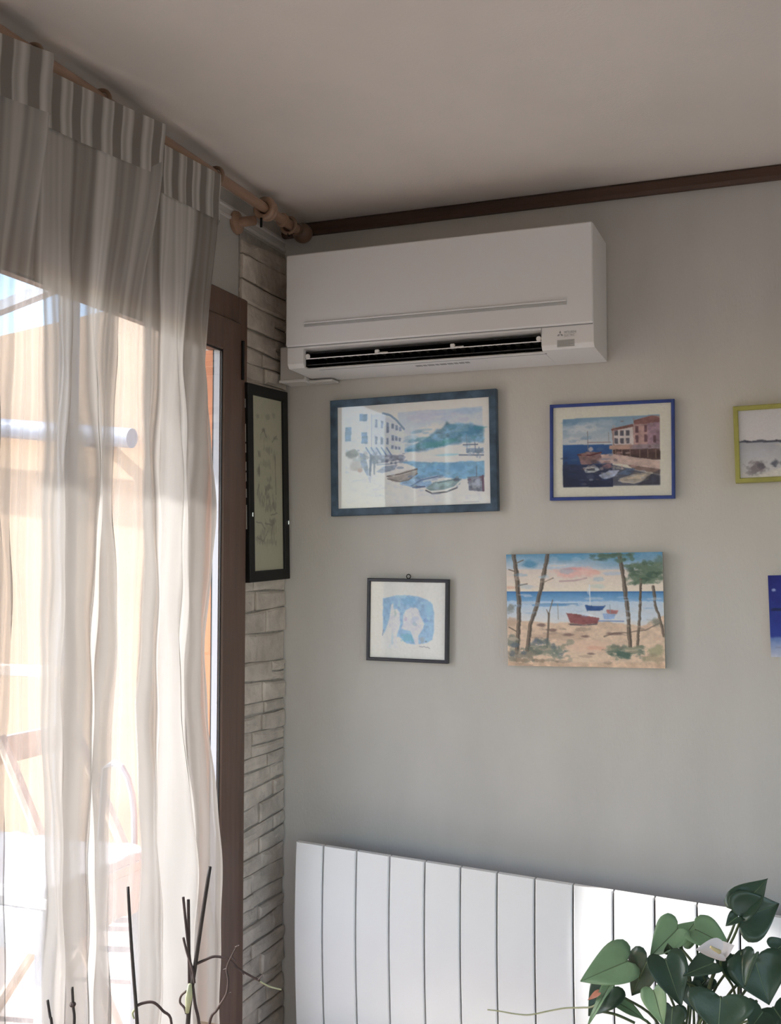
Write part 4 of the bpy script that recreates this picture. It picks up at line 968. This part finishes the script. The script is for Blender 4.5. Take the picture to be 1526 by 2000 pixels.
aleaf((1050,385),(1120,285),130,(0,-.6,.8),.08,.10,'leafl',.2,.05)
aleaf((1120,330),(1290,410),165,(.1,-.6,.75),.05,.03,'leafl',.2,.1)
aleaf((1325,235),(1460,84),150,(-.45,-.8,.1),.0,.02,'leaf',.3,.05)
aleaf((1335,275),(1522,208),215,(.1,-.95,.15),-.01,.01,'leaf',.2,.1)
aleaf((1320,270),(1262,310),62,(-.3,-.8,.4),-.01,-.02,'leaf',.5,.1,False)
aleaf((975,470),(1052,695),170,(.2,-.9,.25),-.03,-.06,'leaf',.35,.12)
aleaf((890,480),(800,650),165,(-.4,-.8,.2),.0,.02,'leaf',.2,.12)
aleaf((1205,490),(1060,540),120,(0,-.6,.8),-.02,-.05,'leaf',.25,.1)
aleaf((1300,450),(1320,600),165,(.1,-.9,.3),.01,-.02,'leaf',.25,.1)
aleaf((1400,470),(1470,690),250,(.15,-.95,.1),.0,-.02,'leaf',.2,.08)
aleaf((1400,450),(1340,600),90,(-.7,-.6,.2),-.03,-.04,'leaf',.5,.1,False)
aleaf((1240,650),(1225,830),270,(0,-.95,.3),-.05,-.07,'leaf',.2,.08)
aleaf((920,620),(960,790),120,(-.3,-.9,.3),-.03,-.05,'leafl',.25,.1)
aleaf((1010,700),(1000,830),125,(.1,-.9,.2),-.01,-.02,'leaf',.25,.1)
lf=aleaf((720,600),(605,740),165,(-.2,-.9,.2),.02,.0,'leaf',.25,.1)
part('withered_patch',leaf_mesh(Z2(655,635,-.012),Z2(600,665,-.013),40,(-.2,-.9,.2)) if False else leaf_mesh(Z2(655,630,-.012),Z2(603,668,-.012),.009,(-.2,-.95,.2),.1,.05),M['redspot'],lf,True)
aleaf((715,590),(595,775),60,(-.6,-.7,.3),.0,-.03,'leafl',.3,.1,False)
aleaf((750,680),(885,755),70,(.1,-.5,.85),.03,.01,'leafl',.3,.1)
aleaf((1440,720),(1380,800),150,(0,-.8,.5),-.03,-.05,'leaf',.2,.1)
aleaf((1490,700),(1560,800),170,(.2,-.9,.3),.02,.0,'leaf',.2,.1)
aleaf((1090,590),(1110,720),120,(-.1,-.9,.2),.01,.0,'leaf',.2,.1)
aleaf((1180,560),(1090,650),100,(-.1,-.8,.5),.02,.01,'leaf',.2,.1)
aleaf((1010,440),(985,400),70,(-.4,-.8,.3),.03,.02,'leaf',.4,.1,False)
aleaf((1500,430),(1560,380),110,(.1,-.8,.4),.05,.06,'leaf',.25,.1)
fl=part('flower',leaf_mesh(Z2(1235,440,-.04),Z2(1120,425,-.055),.036,(-.1,-.7,.7),.45,.0),M['spathe'],an,True)
leafb=leaf_mesh(Z2(1230,440,-.03),Z2(1305,405,-.03),.030,(.2,-.7,.7),.4,.0)
part('spathe_lobe',leafb,M['spathe'],fl,True)
part('spadix',MB().tube(smoothpts([Z2(1232,436,-.05),Z2(1210,425,-.062),Z2(1190,412,-.066)],4),tap(9,.0034,.002),8),M['spadix'],fl,True)
ps=smoothpts([Z2(1235,440,-.04),Z2(1245,520,-.02),Z2(1300,680,0),CR],5); part('petiole',MB().tube(ps,.002,6),M['petiole'],fl,True)
for a in (((1340,440,0),(1325,600,.01),(1322,800,.01)),((1410,670,-.02),(1370,720,-.01),(1335,770,0)),((1040,410,.03),(1100,480,.02),(1190,600,.02)),((1000,500,-.02),(1060,570,0),(1200,640,.01)),((655,718,.01),(740,735,.01),(830,775,.01))):
    ps=smoothpts([Z2(*p) for p in a],5); part('stem',MB().tube(ps,.0022,6),M['petiole'],an,True)
ps=smoothpts([Z2(*p) for p in ((128,712,-.01),(180,718,-.01),(260,732,-.01),(330,736,-.01),(420,718,0),(500,704,0),(575,702,0),(640,690,.0),(720,600,.02))],5)
part('shoot',MB().tube(ps,tap(len(ps),.0011,.0016),6),M['shoot'],an,True)
